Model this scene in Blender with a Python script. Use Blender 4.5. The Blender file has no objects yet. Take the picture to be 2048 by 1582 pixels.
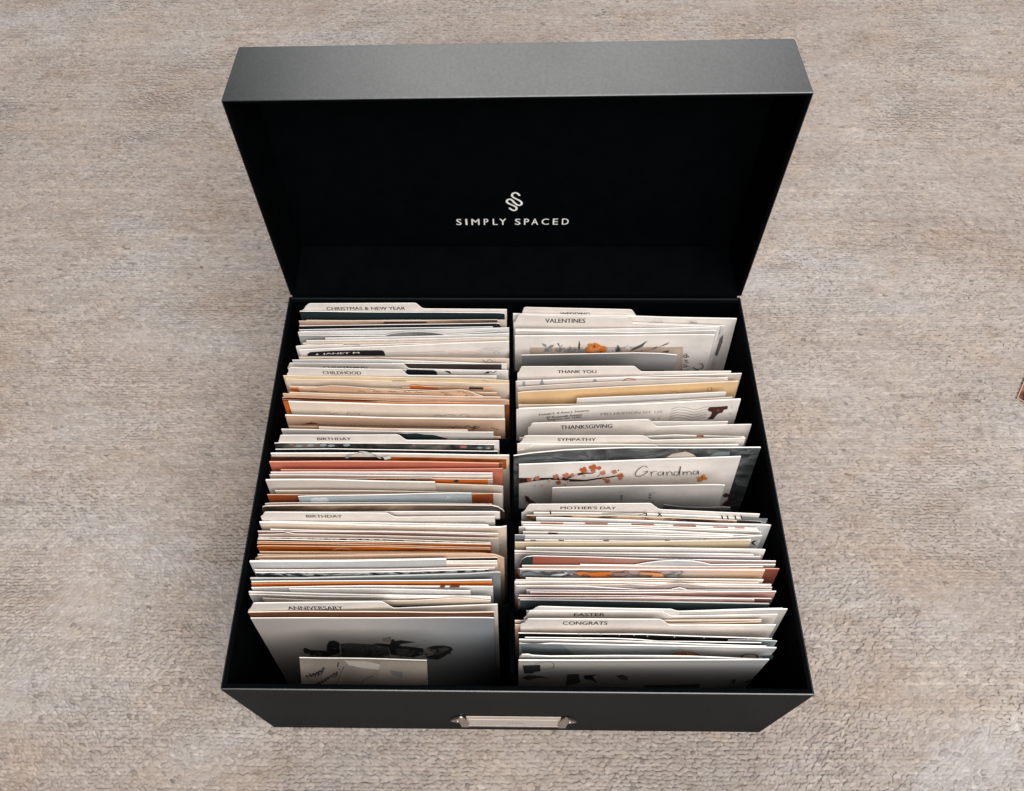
import bpy, bmesh, math, random
import numpy as np
from mathutils import Vector, Matrix

# ------------------------------------------------------------------ camera, world, lights, exposure
S = bpy.context.scene
COL = S.collection
cam_data = bpy.data.cameras.new("camera")
cam = bpy.data.objects.new("camera", cam_data)
COL.objects.link(cam)
cam_data.sensor_width = 36.0
cam_data.lens = 1844.5 / 2048 * 36.0
cam_data.shift_x = 33.6 / 2048
cam_data.shift_y = -841.4 / 2048
cam_data.clip_start = 0.02
cam_data.clip_end = 50
cam.matrix_world = (Matrix.Translation((-0.0006, -0.0872, 0.8756)) @ Matrix.Rotation(math.radians(1.4431), 4, 'Z')
                    @ Matrix.Rotation(math.radians(45.0009), 4, 'X') @ Matrix.Rotation(math.radians(-1.267), 4, 'Z'))
S.camera = cam

world = bpy.data.worlds.new("World")
S.world = world
world.use_nodes = True
world.node_tree.nodes["Background"].inputs[0].default_value = (0.86, 0.94, 1.0, 1)
world.node_tree.nodes["Background"].inputs[1].default_value = 0.075

def area(name, loc, target, sx, sy, power, col):
    d = bpy.data.lights.new(name, 'AREA')
    d.shape = 'RECTANGLE'; d.size = sx; d.size_y = sy; d.energy = power; d.color = col
    o = bpy.data.objects.new(name, d)
    COL.objects.link(o)
    o.location = loc
    o.rotation_euler = (Vector(target) - Vector(loc)).to_track_quat('-Z', 'Y').to_euler()
    return o
# soft daylight: a wide window high in front, a window high behind the box, and the pale ceiling
area("front_window_light", (0.5, -0.85, 2.25), (0.0, 0.15, 0.1), 2.2, 1.4, 112, (1.0, 0.965, 0.935))
area("rear_window_light", (0.05, 2.25, 2.35), (0.0, 0.25, 0.3), 1.9, 1.15, 58, (1.0, 0.985, 0.965))
area("ceiling_light", (0.1, 0.3, 2.6), (0.05, 0.2, 0), 2.4, 1.8, 5, (1.0, 0.97, 0.94))

S.view_settings.view_transform = 'Standard'
S.view_settings.look = 'None'
S.view_settings.exposure = 0.0
S.view_settings.gamma = 1.0
S.render.engine = 'CYCLES'

# ------------------------------------------------------------------ helpers
def tag(o, label=None, cat=None, group=None, kind=None):
    if label: o['label'] = label
    if cat: o['category'] = cat
    if group: o['group'] = group
    if kind: o['kind'] = kind
    return o

def link(name, me, mats, parent=None):
    o = bpy.data.objects.new(name, me)
    COL.objects.link(o)
    for m in (mats if isinstance(mats, (list, tuple)) else [mats]): me.materials.append(m)
    if parent is not None: o.parent = parent
    return o

def bm_mesh(bm, name, smooth=False):
    me = bpy.data.meshes.new(name)
    bm.normal_update(); bm.to_mesh(me); bm.free()
    if smooth:
        for p in me.polygons: p.use_smooth = True
    return me

def add_box(bm, x0, x1, y0, y1, z0, z1):
    vs = [bm.verts.new((x, y, z)) for x in (x0, x1) for y in (y0, y1) for z in (z0, z1)]
    for f in ((0, 1, 3, 2), (4, 6, 7, 5), (0, 4, 5, 1), (2, 3, 7, 6), (0, 2, 6, 4), (1, 5, 7, 3)):
        bm.faces.new([vs[i] for i in f])

def catmull(pts, n=6):
    if len(pts) < 3: return pts
    out = []
    P = [pts[0]] + list(pts) + [pts[-1]]
    for i in range(1, len(P) - 2):
        a, b, c, d = P[i-1], P[i], P[i+1], P[i+2]
        for k in range(n):
            t = k / n
            out.append(tuple(.5*(2*b[j]+(c[j]-a[j])*t+(2*a[j]-5*b[j]+4*c[j]-d[j])*t*t+(3*b[j]-a[j]-3*c[j]+d[j])*t**3) for j in (0, 1)))
    out.append(tuple(pts[-1]))
    return out

# ------------------------------------------------------------------ materials
def nodes(name):
    m = bpy.data.materials.new(name); m.use_nodes = True
    nt = m.node_tree
    return m, nt, nt.nodes["Principled BSDF"]

def N(nt, kind, **inp):
    n = nt.nodes.new(kind)
    for k, v in inp.items():
        if k in n.inputs.keys(): n.inputs[k].default_value = v
        else: setattr(n, k, v)
    return n

def coords(nt, scale=(1, 1, 1), loc=(0, 0, 0)):
    tc = N(nt, 'ShaderNodeTexCoord'); mp = N(nt, 'ShaderNodeMapping')
    mp.inputs['Scale'].default_value = scale; mp.inputs['Location'].default_value = loc
    nt.links.new(tc.outputs['Object'], mp.inputs['Vector'])
    return mp.outputs['Vector']

def noise(nt, vec, scale, detail=3, rough=.55, dist=0):
    n = N(nt, 'ShaderNodeTexNoise', Scale=scale, Detail=detail, Roughness=rough, Distortion=dist)
    nt.links.new(vec, n.inputs['Vector'])
    return n.outputs['Fac']

def ramp(nt, fac, stops):
    r = N(nt, 'ShaderNodeValToRGB')
    el = r.color_ramp.elements
    while len(el) < len(stops): el.new(.5)
    for e, (p, c) in zip(el, stops):
        e.position = p; e.color = (*c, 1) if len(c) == 3 else c
    nt.links.new(fac, r.inputs['Fac'])
    return r.outputs['Color']

def bump(nt, bsdf, height, strength, dist=.0005, prev=None):
    b = N(nt, 'ShaderNodeBump', Strength=strength, Distance=dist)
    nt.links.new(height, b.inputs['Height'])
    if prev is not None: nt.links.new(prev, b.inputs['Normal'])
    nt.links.new(b.outputs['Normal'], bsdf.inputs['Normal'])
    return b.outputs['Normal']

def sc(c, k): return tuple(min(1, x*k) for x in c)

def paper(name, col, rough=.78, var=.10, spec=.25):
    m, nt, b = nodes(name)
    v = coords(nt)
    f = noise(nt, v, 55, 4, .6)
    nt.links.new(ramp(nt, f, [(.3, sc(col, 1-var)), (.7, sc(col, 1+var*.6))]), b.inputs['Base Color'])
    b.inputs['Roughness'].default_value = rough
    b.inputs['Specular IOR Level'].default_value = spec
    nrm = bump(nt, b, noise(nt, v, 26, 2), .35, .0016)
    bump(nt, b, noise(nt, v, 900, 2), .12, .0002, nrm)
    return m

def printed(name, stops, scale=18, stretch=(1, 1, 1), detail=5, dist=.6, rough=.45, seed=0):
    m, nt, b = nodes(name)
    f = noise(nt, coords(nt, stretch, (seed, seed*.37, 0)), scale, detail, .6, dist)
    nt.links.new(ramp(nt, f, stops), b.inputs['Base Color'])
    b.inputs['Roughness'].default_value = rough
    b.inputs['Specular IOR Level'].default_value = .35
    bump(nt, b, noise(nt, coords(nt), 24, 2), .3, .0015)
    return m

def gradient(name, stops, axis='X', half=.09, rough=.5, mott=.1, off=0):
    """a print whose colour runs along the card (X) or down it (Z, measured from the object origin)"""
    m, nt, b = nodes(name)
    v = coords(nt)
    sep = N(nt, 'ShaderNodeSeparateXYZ'); nt.links.new(v, sep.inputs[0])
    mr = N(nt, 'ShaderNodeMapRange')
    mr.inputs['From Min'].default_value = off-half; mr.inputs['From Max'].default_value = off+half
    nt.links.new(sep.outputs[axis], mr.inputs['Value'])
    ad = N(nt, 'ShaderNodeMath', operation='MULTIPLY_ADD')
    nt.links.new(noise(nt, v, 22, 4), ad.inputs[0]); ad.inputs[1].default_value = mott*2
    sb = N(nt, 'ShaderNodeMath', operation='SUBTRACT'); nt.links.new(mr.outputs[0], sb.inputs[0]); sb.inputs[1].default_value = mott
    nt.links.new(sb.outputs[0], ad.inputs[2])
    nt.links.new(ramp(nt, ad.outputs[0], stops), b.inputs['Base Color'])
    b.inputs['Roughness'].default_value = rough
    b.inputs['Specular IOR Level'].default_value = .3
    bump(nt, b, noise(nt, v, 24, 2), .25, .0015)
    return m

W_ = (.74, .705, .68); CR_ = (.68, .575, .475); K_ = (.012, .012, .013)
FLAT = dict(
    litwhiteedge=(.87, .83, .79), white=(.71, .675, .64), whitepink=(.69, .635, .605), whitecool=(.63, .625, .615), whitewarm=(.70, .645, .58), cream=CR_, divider=(.69, .64, .595), envelope=(.70, .655, .615), creamplain=(.68, .59, .50), beige=(.56, .48, .41),  # white paper edges painted lighter than the faces, as if catching more light
    greybeige=(.54, .485, .44), greycream=(.52, .485, .455), whitegrey=(.60, .585, .565), whitepeach=(.67, .54, .45), pinkwhite=(.72, .64, .61),
    peach=(.60, .385, .25), tanpeach=(.55, .38, .27), yellowcream=(.68, .53, .32), tanenv=(.67, .47, .26), tanenv2=(.56, .47, .335),
    salmon=(.50, .15, .092), salmonlight=(.66, .34, .25), orange=(.50, .115, .010), orangeedge=(.52, .20, .05), rust=(.24, .05, .010),
    brown=(.16, .048, .015), brownband=(.125, .043, .016), brickred=(.20, .055, .038), black=K_, ink=(.02, .02, .022), brownink=(.10, .06, .04),
    darkteal=(.012, .024, .028), teal=(.05, .075, .082), slate=(.17, .195, .205), bluegrey=(.26, .31, .33), paleblue=(.37, .415, .435), palespot=(.56, .59, .60),
    coolgrey=(.47, .475, .475), greygreen=(.215, .235, .235), greynote=(.45, .425, .40), charcoal=(.05, .05, .052), grey=(.33, .31, .30), greydark=(.13, .125, .12),
    lilac=(.47, .42, .425), mauvegrey=(.44, .375, .365), mauve=(.30, .19, .165), warmgrey=(.42, .36, .32), pink=(.52, .30, .28), copper=(.42, .21, .11),
    leafgrey=(.24, .26, .27), leafdark=(.075, .085, .09), flowerorange=(.56, .17, .03), flowerlight=(.66, .30, .12), flowerdark=(.27, .06, .012),
    peachgrey=(.50, .41, .34), bark=(.03, .012, .01), blossom=(.42, .10, .03), blossompink=(.42, .18, .115), blossompale=(.60, .44, .37),
    butterfly=(.60, .21, .025), butterflydark=(.28, .075, .01), plum=(.075, .028, .025), rustprint=(.24, .07, .035), stampbrown=(.055, .018, .014),
    orangebrick=(.42, .12, .045), ballorange=(.56, .24, .11), figuredark=(.02, .02, .021), figuremid=(.06, .057, .054), figuregrey=(.105, .10, .094), figurepale=(.25, .225, .20),
    papergrey=(.24, .215, .19), kraftdark=(.17, .145, .12), ribbongrey=(.34, .355, .35), confetti=(.013, .013, .014))
SPECIAL = {
    'greyband': lambda n: printed(n, [(.35, (.14, .145, .15)), (.6, (.36, .36, .355))], 10, (1, 1, 3)),
    'brownphoto': lambda n: printed(n, [(.3, (.06, .03, .018)), (.5, (.36, .22, .15)), (.7, (.55, .44, .36))], 14, (.5, 1, 2)),
    'darkphoto': lambda n: printed(n, [(.35, (.02, .016, .015)), (.55, (.075, .055, .05)), (.75, (.22, .17, .15))], 12, (.4, 1, 1)),
    'darkfloral': lambda n: printed(n, [(.4, (.018, .02, .02)), (.5, (.07, .07, .068)), (.62, (.20, .17, .15)), (.7, (.05, .045, .04))], 45),
    'umberphoto': lambda n: printed(n, [(.38, (.012, .008, .008)), (.52, (.10, .04, .025)), (.68, (.38, .16, .09))], 16, (.5, 1, 1)),
    'orangephoto': lambda n: printed(n, [(.3, (.10, .024, .003)), (.45, (.32, .07, .006)), (.6, (.52, .14, .015)), (.75, (.20, .045, .006))], 34, (.45, 1, 1.6), dist=1.6),
    'rustphoto': lambda n: printed(n, [(.3, (.09, .017, .003)), (.55, (.34, .075, .012)), (.75, (.48, .15, .05))], 30, (.4, 1, 1.4), seed=3),
    'rustphoto2': lambda n: printed(n, [(.3, (.10, .035, .025)), (.55, (.33, .16, .12)), (.75, (.46, .28, .22))], 22, (.4, 1, 1.4), seed=5),
    'rosephoto': lambda n: printed(n, [(.3, (.13, .045, .03)), (.47, (.40, .20, .16)), (.62, (.52, .33, .28)), (.74, (.22, .09, .065))], 14, (.45, 1, 2), seed=8),
    'sepiaphoto': lambda n: printed(n, [(.34, (.02, .014, .011)), (.47, (.12, .075, .05)), (.6, (.46, .33, .24)), (.72, (.62, .52, .44))], 13, (.5, 1, 1), seed=2),
    'bronzephoto': lambda n: printed(n, [(.36, (.02, .014, .011)), (.46, (.16, .09, .05)), (.56, (.52, .37, .25)), (.7, (.18, .10, .05))], 60, (.6, 1, 1)),
    'orangestrip': lambda n: printed(n, [(.35, (.30, .24, .20)), (.6, (.58, .49, .42))], 24, (.5, 1, 1)),
    'lacedark': lambda n: printed(n, [(.44, (.02, .019, .019)), (.5, (.55, .45, .38)), (.56, (.62, .53, .46)), (.6, (.03, .028, .027))], 150, (.7, 1, 1)),
    'lacegreen': lambda n: printed(n, [(.42, (.016, .026, .025)), (.5, (.36, .38, .37)), (.58, (.44, .46, .45)), (.62, (.018, .028, .027))], 120, (.6, 1, 1)),
    'marble': lambda n: printed(n, [(.36, (.022, .026, .028)), (.5, (.065, .072, .074)), (.56, (.14, .15, .15)), (.62, (.05, .056, .058)), (.8, (.10, .108, .11))], 26, (.8, 1, 1.5), 6, 2.2),
    'greyfloral': lambda n: printed(n, [(.4, (.52, .49, .46)), (.62, (.66, .62, .59))], 40),
    'greysheen': lambda n: gradient(n, [(.0, (.24, .235, .23)), (.35, (.15, .15, .152)), (.7, (.27, .265, .26)), (1, (.36, .355, .35))], 'X', .075, .35),  # grey tone varies along the folded card
    'stripecard': lambda n: printed(n, [(.4, (.42, .41, .41)), (.6, (.60, .58, .56))], 14, (.6, 1, 2)),
    'paintedflowers': lambda n: gradient(n, [(.0, (.20, .205, .21)), (.12, (.44, .42, .40)), (.25, (.24, .24, .24)), (.38, (.50, .38, .31)), (.55, (.40, .31, .28)), (.68, (.56, .47, .40)), (1, (.66, .42, .25))], 'X', .09, .5, .16),
    'rustmauve': lambda n: gradient(n, [(.08, (.27, .065, .035)), (.3, (.33, .13, .09)), (.6, (.42, .28, .25)), (1, (.46, .36, .34))], 'X', .09),
    'watercolor': lambda n: gradient(n, [(.0, (.36, .38, .385)), (.2, (.26, .28, .285)), (.35, (.46, .475, .475)), (.6, (.38, .405, .41)), (.78, (.50, .475, .455)), (1, (.36, .40, .41))], 'X', .085, .5, .14),
    'duskphoto': lambda n: gradient(n, [(.0, (.42, .385, .355)), (.45, (.46, .43, .40)), (.72, (.36, .365, .37)), (1, (.24, .265, .29))], 'X', .085, .42, .10),
    'frontphoto': lambda n: gradient(n, [(.0, (.50, .465, .43)), (.5, (.47, .445, .42)), (1, (.40, .405, .405))], 'X', .085, .42, .12),
    'kraftphoto': lambda n: printed(n, [(.35, (.11, .095, .08)), (.65, (.185, .16, .137))], 20),
    'lining': lambda n: lining_mat(n),
}
CACHE = {}
def M(key):
    if key not in CACHE:
        CACHE[key] = SPECIAL[key](key) if key in SPECIAL else paper(key, FLAT[key], rough=.6 if key in ('ink', 'black') else .78)
    return CACHE[key]

def lining_mat(n):
    m, nt, b = nodes(n)
    v = coords(nt)
    nt.links.new(ramp(nt, noise(nt, v, 60, 4), [(.3, (.0008, .0012, .0016)), (.7, (.0014, .0019, .0024))]), b.inputs['Base Color'])
    b.inputs['Roughness'].default_value = .75
    b.inputs['Specular IOR Level'].default_value = .012
    bump(nt, b, noise(nt, v, 1400, 2), .3, .0002)
    return m

def cloth_mat():
    m, nt, b = nodes('book_cloth')
    v = coords(nt)
    a = N(nt, 'ShaderNodeTexNoise', Scale=1.0, Detail=2.0); nt.links.new(coords(nt, (2600, 260, 260)), a.inputs['Vector'])
    c = N(nt, 'ShaderNodeTexNoise', Scale=1.0, Detail=2.0); nt.links.new(coords(nt, (260, 2600, 2600)), c.inputs['Vector'])
    mx = N(nt, 'ShaderNodeMath', operation='ADD'); nt.links.new(a.outputs['Fac'], mx.inputs[0]); nt.links.new(c.outputs['Fac'], mx.inputs[1])
    hf = N(nt, 'ShaderNodeMath', operation='MULTIPLY'); nt.links.new(mx.outputs[0], hf.inputs[0]); hf.inputs[1].default_value = .5
    nt.links.new(ramp(nt, hf.outputs[0], [(.32, (.0055, .0072, .0085)), (.68, (.012, .0145, .0162))]), b.inputs['Base Color'])
    # woven book cloth: a matt body with a satin lustre that does not flare at grazing angles
    b.inputs['Specular IOR Level'].default_value = 0
    b.inputs['Roughness'].default_value = .9
    nrm = bump(nt, b, hf.outputs[0], .16, .0003)
    g = N(nt, 'ShaderNodeBsdfGlossy', Roughness=.30); g.inputs['Color'].default_value = (.97, .972, .97, 1)
    nt.links.new(nrm, g.inputs['Normal'])
    r = N(nt, 'ShaderNodeMapRange'); r.inputs['To Min'].default_value = .038; r.inputs['To Max'].default_value = .051
    stx = noise(nt, coords(nt, (420, 9, 420)), 1.0, 4, .6)
    av = N(nt, 'ShaderNodeMath', operation='ADD'); nt.links.new(noise(nt, v, 9, 4), av.inputs[0]); nt.links.new(stx, av.inputs[1])
    av2 = N(nt, 'ShaderNodeMath', operation='MULTIPLY'); nt.links.new(av.outputs[0], av2.inputs[0]); av2.inputs[1].default_value = .5
    nt.links.new(av2.outputs[0], r.inputs['Value'])
    r.inputs['From Min'].default_value = .35; r.inputs['From Max'].default_value = .65
    ms = N(nt, 'ShaderNodeMixShader')
    nt.links.new(r.outputs[0], ms.inputs[0]); nt.links.new(b.outputs[0], ms.inputs[1]); nt.links.new(g.outputs[0], ms.inputs[2])
    nt.links.new(ms.outputs[0], nt.nodes['Material Output'].inputs['Surface'])
    return m

def simple(name, col, rough=.5, metal=0.0):
    m, nt, b = nodes(name)
    v = coords(nt)
    nt.links.new(ramp(nt, noise(nt, v, 120, 3), [(.3, sc(col, .86)), (.7, sc(col, 1.08))]), b.inputs['Base Color'])
    b.inputs['Roughness'].default_value = rough; b.inputs['Metallic'].default_value = metal
    return m

# ------------------------------------------------------------------ carpet
rng = np.random.default_rng(7)
def smooth_field(x, y, seed, freq):
    r = np.random.default_rng(seed); f = np.zeros_like(x)
    for k in range(7):
        a = r.uniform(0, 6.28); w = freq*r.uniform(.5, 1.8)
        f += np.sin((x*np.cos(a)*.8+y*np.sin(a)*1.5)*w+r.uniform(0, 6.28))
    return f/2.6

def carpet_mat(pile):
    m, nt, b = nodes('carpet_pile_wool' if pile else 'carpet_backing')
    v = coords(nt)
    def mix(a, c, mode='MULTIPLY', f=1.0):
        x = N(nt, 'ShaderNodeMix', data_type='RGBA', blend_type=mode); x.inputs[0].default_value = f
        nt.links.new(a, x.inputs[6]); nt.links.new(c, x.inputs[7]); return x.outputs[2]
    big = noise(nt, coords(nt, (4.5, 9.0, 1)), 1.0, 5, .62, .7)
    mid = noise(nt, coords(nt, (26, 75, 1), (3, 1, 0)), 1.0, 4, .62, .8)
    hue = noise(nt, coords(nt, (11, 19, 1), (7, 2, 0)), 1.0, 4, .6, .6)
    c1 = ramp(nt, big, [(.30, (.268, .231, .208)), (.44, (.290, .257, .235)), (.56, (.304, .277, .259)), (.72, (.328, .312, .304))])
    c2 = ramp(nt, mid, [(.26, (.84, .775, .73)), (.42, (.975, .955, .94)), (.72, (1.06, 1.06, 1.06))])
    c3 = ramp(nt, hue, [(.32, (1.02, .975, .93)), (.50, (1, 1, 1)), (.66, (.985, 1.01, 1.035))])
    out = mix(mix(c1, c2), c3)
    if pile:
        at = N(nt, 'ShaderNodeAttribute', attribute_name='tone')
        out = mix(out, at.outputs['Color'])
    nt.links.new(out, b.inputs['Base Color'])
    b.inputs['Roughness'].default_value = .9
    b.inputs['Specular IOR Level'].default_value = .1
    return m

bm = bmesh.new()
add_box(bm, -1.5, 1.5, -.8, 2.0, -.012, -.0016)
carpet = tag(link('carpet', bm_mesh(bm, 'carpet'), carpet_mat(False)), kind='structure')

def build_pile():
    DY, DX = .00225, .0031
    rows = np.arange(-.17, .88, DY)
    xs, ys, rt = [], [], []
    for r, y in enumerate(rows):
        half = .54+.25*(y+.17)/1.05
        n = int(2*half/DX)
        x = -half+np.arange(n)*DX+rng.uniform(0, DX)
        xs.append(x+rng.normal(0, .0008, n)); ys.append(np.full(n, y)+rng.normal(0, .00032, n))
        # each course of yarn has its own slowly changing tone
        q = np.interp(x, np.linspace(-1, 1, 45), rng.normal(0, 1, 45))
        rt.append(q*.038+rng.normal(0, .02))
    x = np.concatenate(xs); y = np.concatenate(ys); rt = np.concatenate(rt); row = np.rint((y+.17)/DY).astype(int)
    y = y+.0012*np.sin(x*9+y*13)+.0008*smooth_field(x, y, 4, 30)
    keep = ~((np.abs(x) < .1770) & (y > .0030) & (y < .2483))
    x, y, rt, row = x[keep], y[keep], rt[keep], row[keep]; n = len(x)
    front = np.clip((.20-y)/.20, 0, 1)*np.clip(.55+.5*smooth_field(x, y, 31, 9), .1, 1)
    ang = smooth_field(x, y, 11, 14)*(.10+.35*front)+.35*front*smooth_field(x, y, 12, 60)+rng.normal(0, .11+.15*front, n)
    L = rng.uniform(.0042, .0092, n)*(1-.42*front); wd = rng.uniform(.0020, .0031, n); h = rng.uniform(.0009, .0016, n)
    zc = rng.normal(-.0010, .00028, n)-.0003*(row % 2)+.0004*smooth_field(x, y, 21, 60)
    zc = zc-.0011*(rng.random(n) < .03)
    tilt = rng.normal(0, .10, n)
    # the pile leans one way here and another there
    roll = .30*smooth_field(x, y, 41, 26)+.16*smooth_field(x, y, 43, 90)+rng.normal(0, .07, n)
    # profile rings along the tuft: left, crest, right
    t = np.array([-.28, .04, .34]); sw = np.array([.86, 1.0, .74]); a = np.radians([0, 90, 180])
    ring_u = np.repeat(t, 3); ring_v = (sw[:, None]*np.cos(a)[None]*.5).ravel(); ring_w = (sw[:, None]*np.sin(a)[None]).ravel()
    u = np.concatenate([[-.5], ring_u, [.5]]); v = np.concatenate([[0], ring_v, [0]]); w = np.concatenate([[.2], ring_w, [.05]])
    lx = u[None]*L[:, None]; ly = v[None]*wd[:, None]+.0003*np.sin(u[None]*5+rng.uniform(0, 6, n)[:, None]); lz = w[None]*h[:, None]+lx*tilt[:, None]+ly*roll[:, None]
    ca, sa = np.cos(ang)[:, None], np.sin(ang)[:, None]
    P = np.stack([x[:, None]+lx*ca-ly*sa, y[:, None]+lx*sa+ly*ca, zc[:, None]+lz], -1)
    k = P.shape[1]
    quads = []
    for i in (0, 1):
        for j in (0, 1):
            p = 1+i*3+j; quads.append((p, p+3, p+4, p+1))
    tris = [(0, 1+j, 2+j) for j in range(2)]+[(10, 7+j+1, 7+j) for j in range(2)]
    base = np.arange(n)*k
    Q = (np.array(quads)[None]+base[:, None, None]).reshape(-1, 4); T = (np.array(tris)[None]+base[:, None, None]).reshape(-1, 3)
    me = bpy.data.meshes.new('carpet_pile')
    me.vertices.add(n*k); me.vertices.foreach_set('co', P.astype(np.float32).ravel())
    me.loops.add(Q.size+T.size); me.loops.foreach_set('vertex_index', np.concatenate([Q.ravel(), T.ravel()]).astype(np.int32))
    me.polygons.add(len(Q)+len(T))
    st = np.concatenate([np.arange(len(Q))*4, Q.size+np.arange(len(T))*3]).astype(np.int32)
    me.polygons.foreach_set('loop_start', st)
    me.polygons.foreach_set('use_smooth', np.ones(len(st), dtype=bool))
    me.update(calc_edges=True); me.validate()
    at = me.color_attributes.new('tone', 'FLOAT_COLOR', 'POINT')
    g = np.clip(1.0+rt+rng.normal(0, .085, n)-.28*(rng.random(n) < .018), .5, 1.25)
    c = np.stack([g, g*(1-.03*rng.random(n)), g*(1-.06*rng.random(n)), np.ones(n)], -1)
    at.data.foreach_set('color', np.repeat(c, k, 0).astype(np.float32).ravel())
    o = link('carpet_pile', me, carpet_mat(True), carpet)
    tag(o, kind='stuff')
build_pile()

# ------------------------------------------------------------------ the box
BW, BD, BH, TH = .36, .2513, .1737, .0035
cloth, lining = cloth_mat(), M('lining')
box = bpy.data.objects.new('keepsake_box', None); COL.objects.link(box)
tag(box, 'open charcoal cloth keepsake box with a hinged lid, filled with cards', 'storage box')
box.location = (0, BD/2, 0)

def tray(name, w, d, h, parent, flip=False):
    """open tray: cloth outside, rim and black lining inside; opening at +z, origin at its bottom centre"""
    bm = bmesh.new()
    def ring(x, y, z): return [bm.verts.new(p) for p in ((-x, -y, z), (x, -y, z), (x, y, z), (-x, y, z))]
    X, Y = w/2, d/2; r = .0007
    R = [ring(X-r, Y-r, 0), ring(X, Y, r), ring(X, Y, h-r), ring(X-r*.6, Y-r*.6, h-r*.2), ring(X-r*1.4, Y-r*1.4, h), ring(X-TH+r*1.2, Y-TH+r*1.2, h), ring(X-TH+r*.2, Y-TH+r*.2, h-r*.4), ring(X-TH, Y-TH, h-r*1.6), ring(X-TH, Y-TH, TH)]
    for i in range(len(R)-1):
        for j in range(4):
            f = bm.faces.new((R[i][j], R[i][(j+1) % 4], R[i+1][(j+1) % 4], R[i+1][j]))
            f.material_index = 1 if i >= 4 else 0
    bm.faces.new(R[0][::-1]); f = bm.faces.new(R[-1]); f.material_index = 1
    e = [e for e in bm.edges if abs(e.verts[0].co.z-e.verts[1].co.z) > h*.5 and abs(abs(e.verts[0].co.x)-X) < 1e-5]
    bmesh.ops.bevel(bm, geom=e, offset=.0011, segments=2, affect='EDGES')
    return link(name, bm_mesh(bm, name), [cloth, lining], parent)
body = tray('body', BW, BD, BH, box)

# lid, swung open past upright about the back rim
tw, th = math.radians(0.0), math.radians(91.36)
e_ = Vector((0, -math.cos(th), math.sin(th))); dz = Vector((0, math.sin(th), math.cos(th)))
lx = Vector((math.cos(tw), 0, 0))+e_*math.sin(tw); ly = e_*math.cos(tw)-Vector((math.sin(tw), 0, 0))
LD = .0447
hinge = Vector((.0009, BD+.0004, BH+.0006))
lid = tray('lid', BW, BD, LD, box)
for v in lid.data.vertices:
    f_ = (v.co.y+BD/2)/BD; v.co.y -= .018*v.co.x*f_; v.co.x *= 1+f_*(.0050*v.co.z/LD-.0035*(1-v.co.z/LD))        # the board lid is slightly racked and splays towards its free edge
# tray's z (opening) looks back along -dz, its origin is the middle of the lid's top panel
def frame(o, X, Yv, Z, loc):
    mw = Matrix((X.to_4d(), Yv.to_4d(), Z.to_4d(), (0, 0, 0, 1))).transposed()
    for i in range(3): mw[3][i] = 0; mw[i][3] = loc[i]
    mw[3][3] = 1
    o.matrix_basis = Matrix.Translation(-box.location) @ mw
frame(lid, -lx, ly, -dz, hinge+ly*(BD/2)+dz*LD)
spine = bmesh.new()
add_box(spine, -.1768, .1768, BD-.0052, BD-.0012, BH+.0001, BH+.0006)
add_box(spine, -.1768, .1768, BD-.0011, BD-.0002, BH-.0006, BH+.0052)
hs = link('hinge_strip', bm_mesh(spine, 'hinge_strip'), lining, box); hs.location = -box.location
spine = bmesh.new()
add_box(spine, -.1772, .1772, BD-.0030, BD-.0018, BH+.0007, BH+.0014)  # added cloth rib that draws the thin highlight along the hinge
hs = link('hinge_glint_rib', bm_mesh(spine, 'hinge_glint_rib'), cloth, box); hs.location = -box.location

def text_mesh(body_text, bold=0.0):
    cu = bpy.data.curves.new('lettering', 'FONT'); cu.body = body_text
    cu.resolution_u = 3
    o = bpy.data.objects.new('lettering', cu); COL.objects.link(o)
    dg = bpy.context.evaluated_depsgraph_get()
    me = bpy.data.meshes.new_from_object(o.evaluated_get(dg))
    bpy.data.objects.remove(o); bpy.data.curves.remove(cu)
    V = [tuple(v.co[:2]) for v in me.vertices]; F = [tuple(p.vertices) for p in me.polygons]
    bpy.data.meshes.remove(me)
    x0 = min(v[0] for v in V); x1 = max(v[0] for v in V); y0 = min(v[1] for v in V); y1 = max(v[1] for v in V)
    V = [((x-x0)/(x1-x0), (y-y0)/(y1-y0)) for x, y in V]
    # a heavier cut of the letters: the same outlines again, a touch to the right
    k = bold/(x1-x0); n = len(V)
    return [(x/(1+k), y) for x, y in V]+[((x+k)/(1+k), y) for x, y in V], F+[tuple(i+n for i in f) for f in F]

def stroke(pts, width, n=7):
    """flat ribbon of quads with round ends along 2-D points"""
    V, F = [], []
    P = [Vector(p) for p in pts]
    for i, p in enumerate(P):
        d = (P[min(i+1, len(P)-1)]-P[max(i-1, 0)])
        if d.length < 1e-9: d = Vector((1, 0))
        d.normalize(); q = Vector((-d.y, d.x))*width/2
        V += [tuple(p+q), tuple(p-q)]
        if i: k = 2*i; F.append((k-2, k-1, k+1, k))
    for c in (P[0], P[-1]):
        k = len(V)
        V += [tuple(c+Vector((math.cos(a), math.sin(a)))*width/2) for a in [j*math.tau/8 for j in range(8)]]
        F.append(tuple(range(k, k+8)))
    return V, F

silver = simple('silver_foil', (.78, .77, .75), .45)
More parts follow.
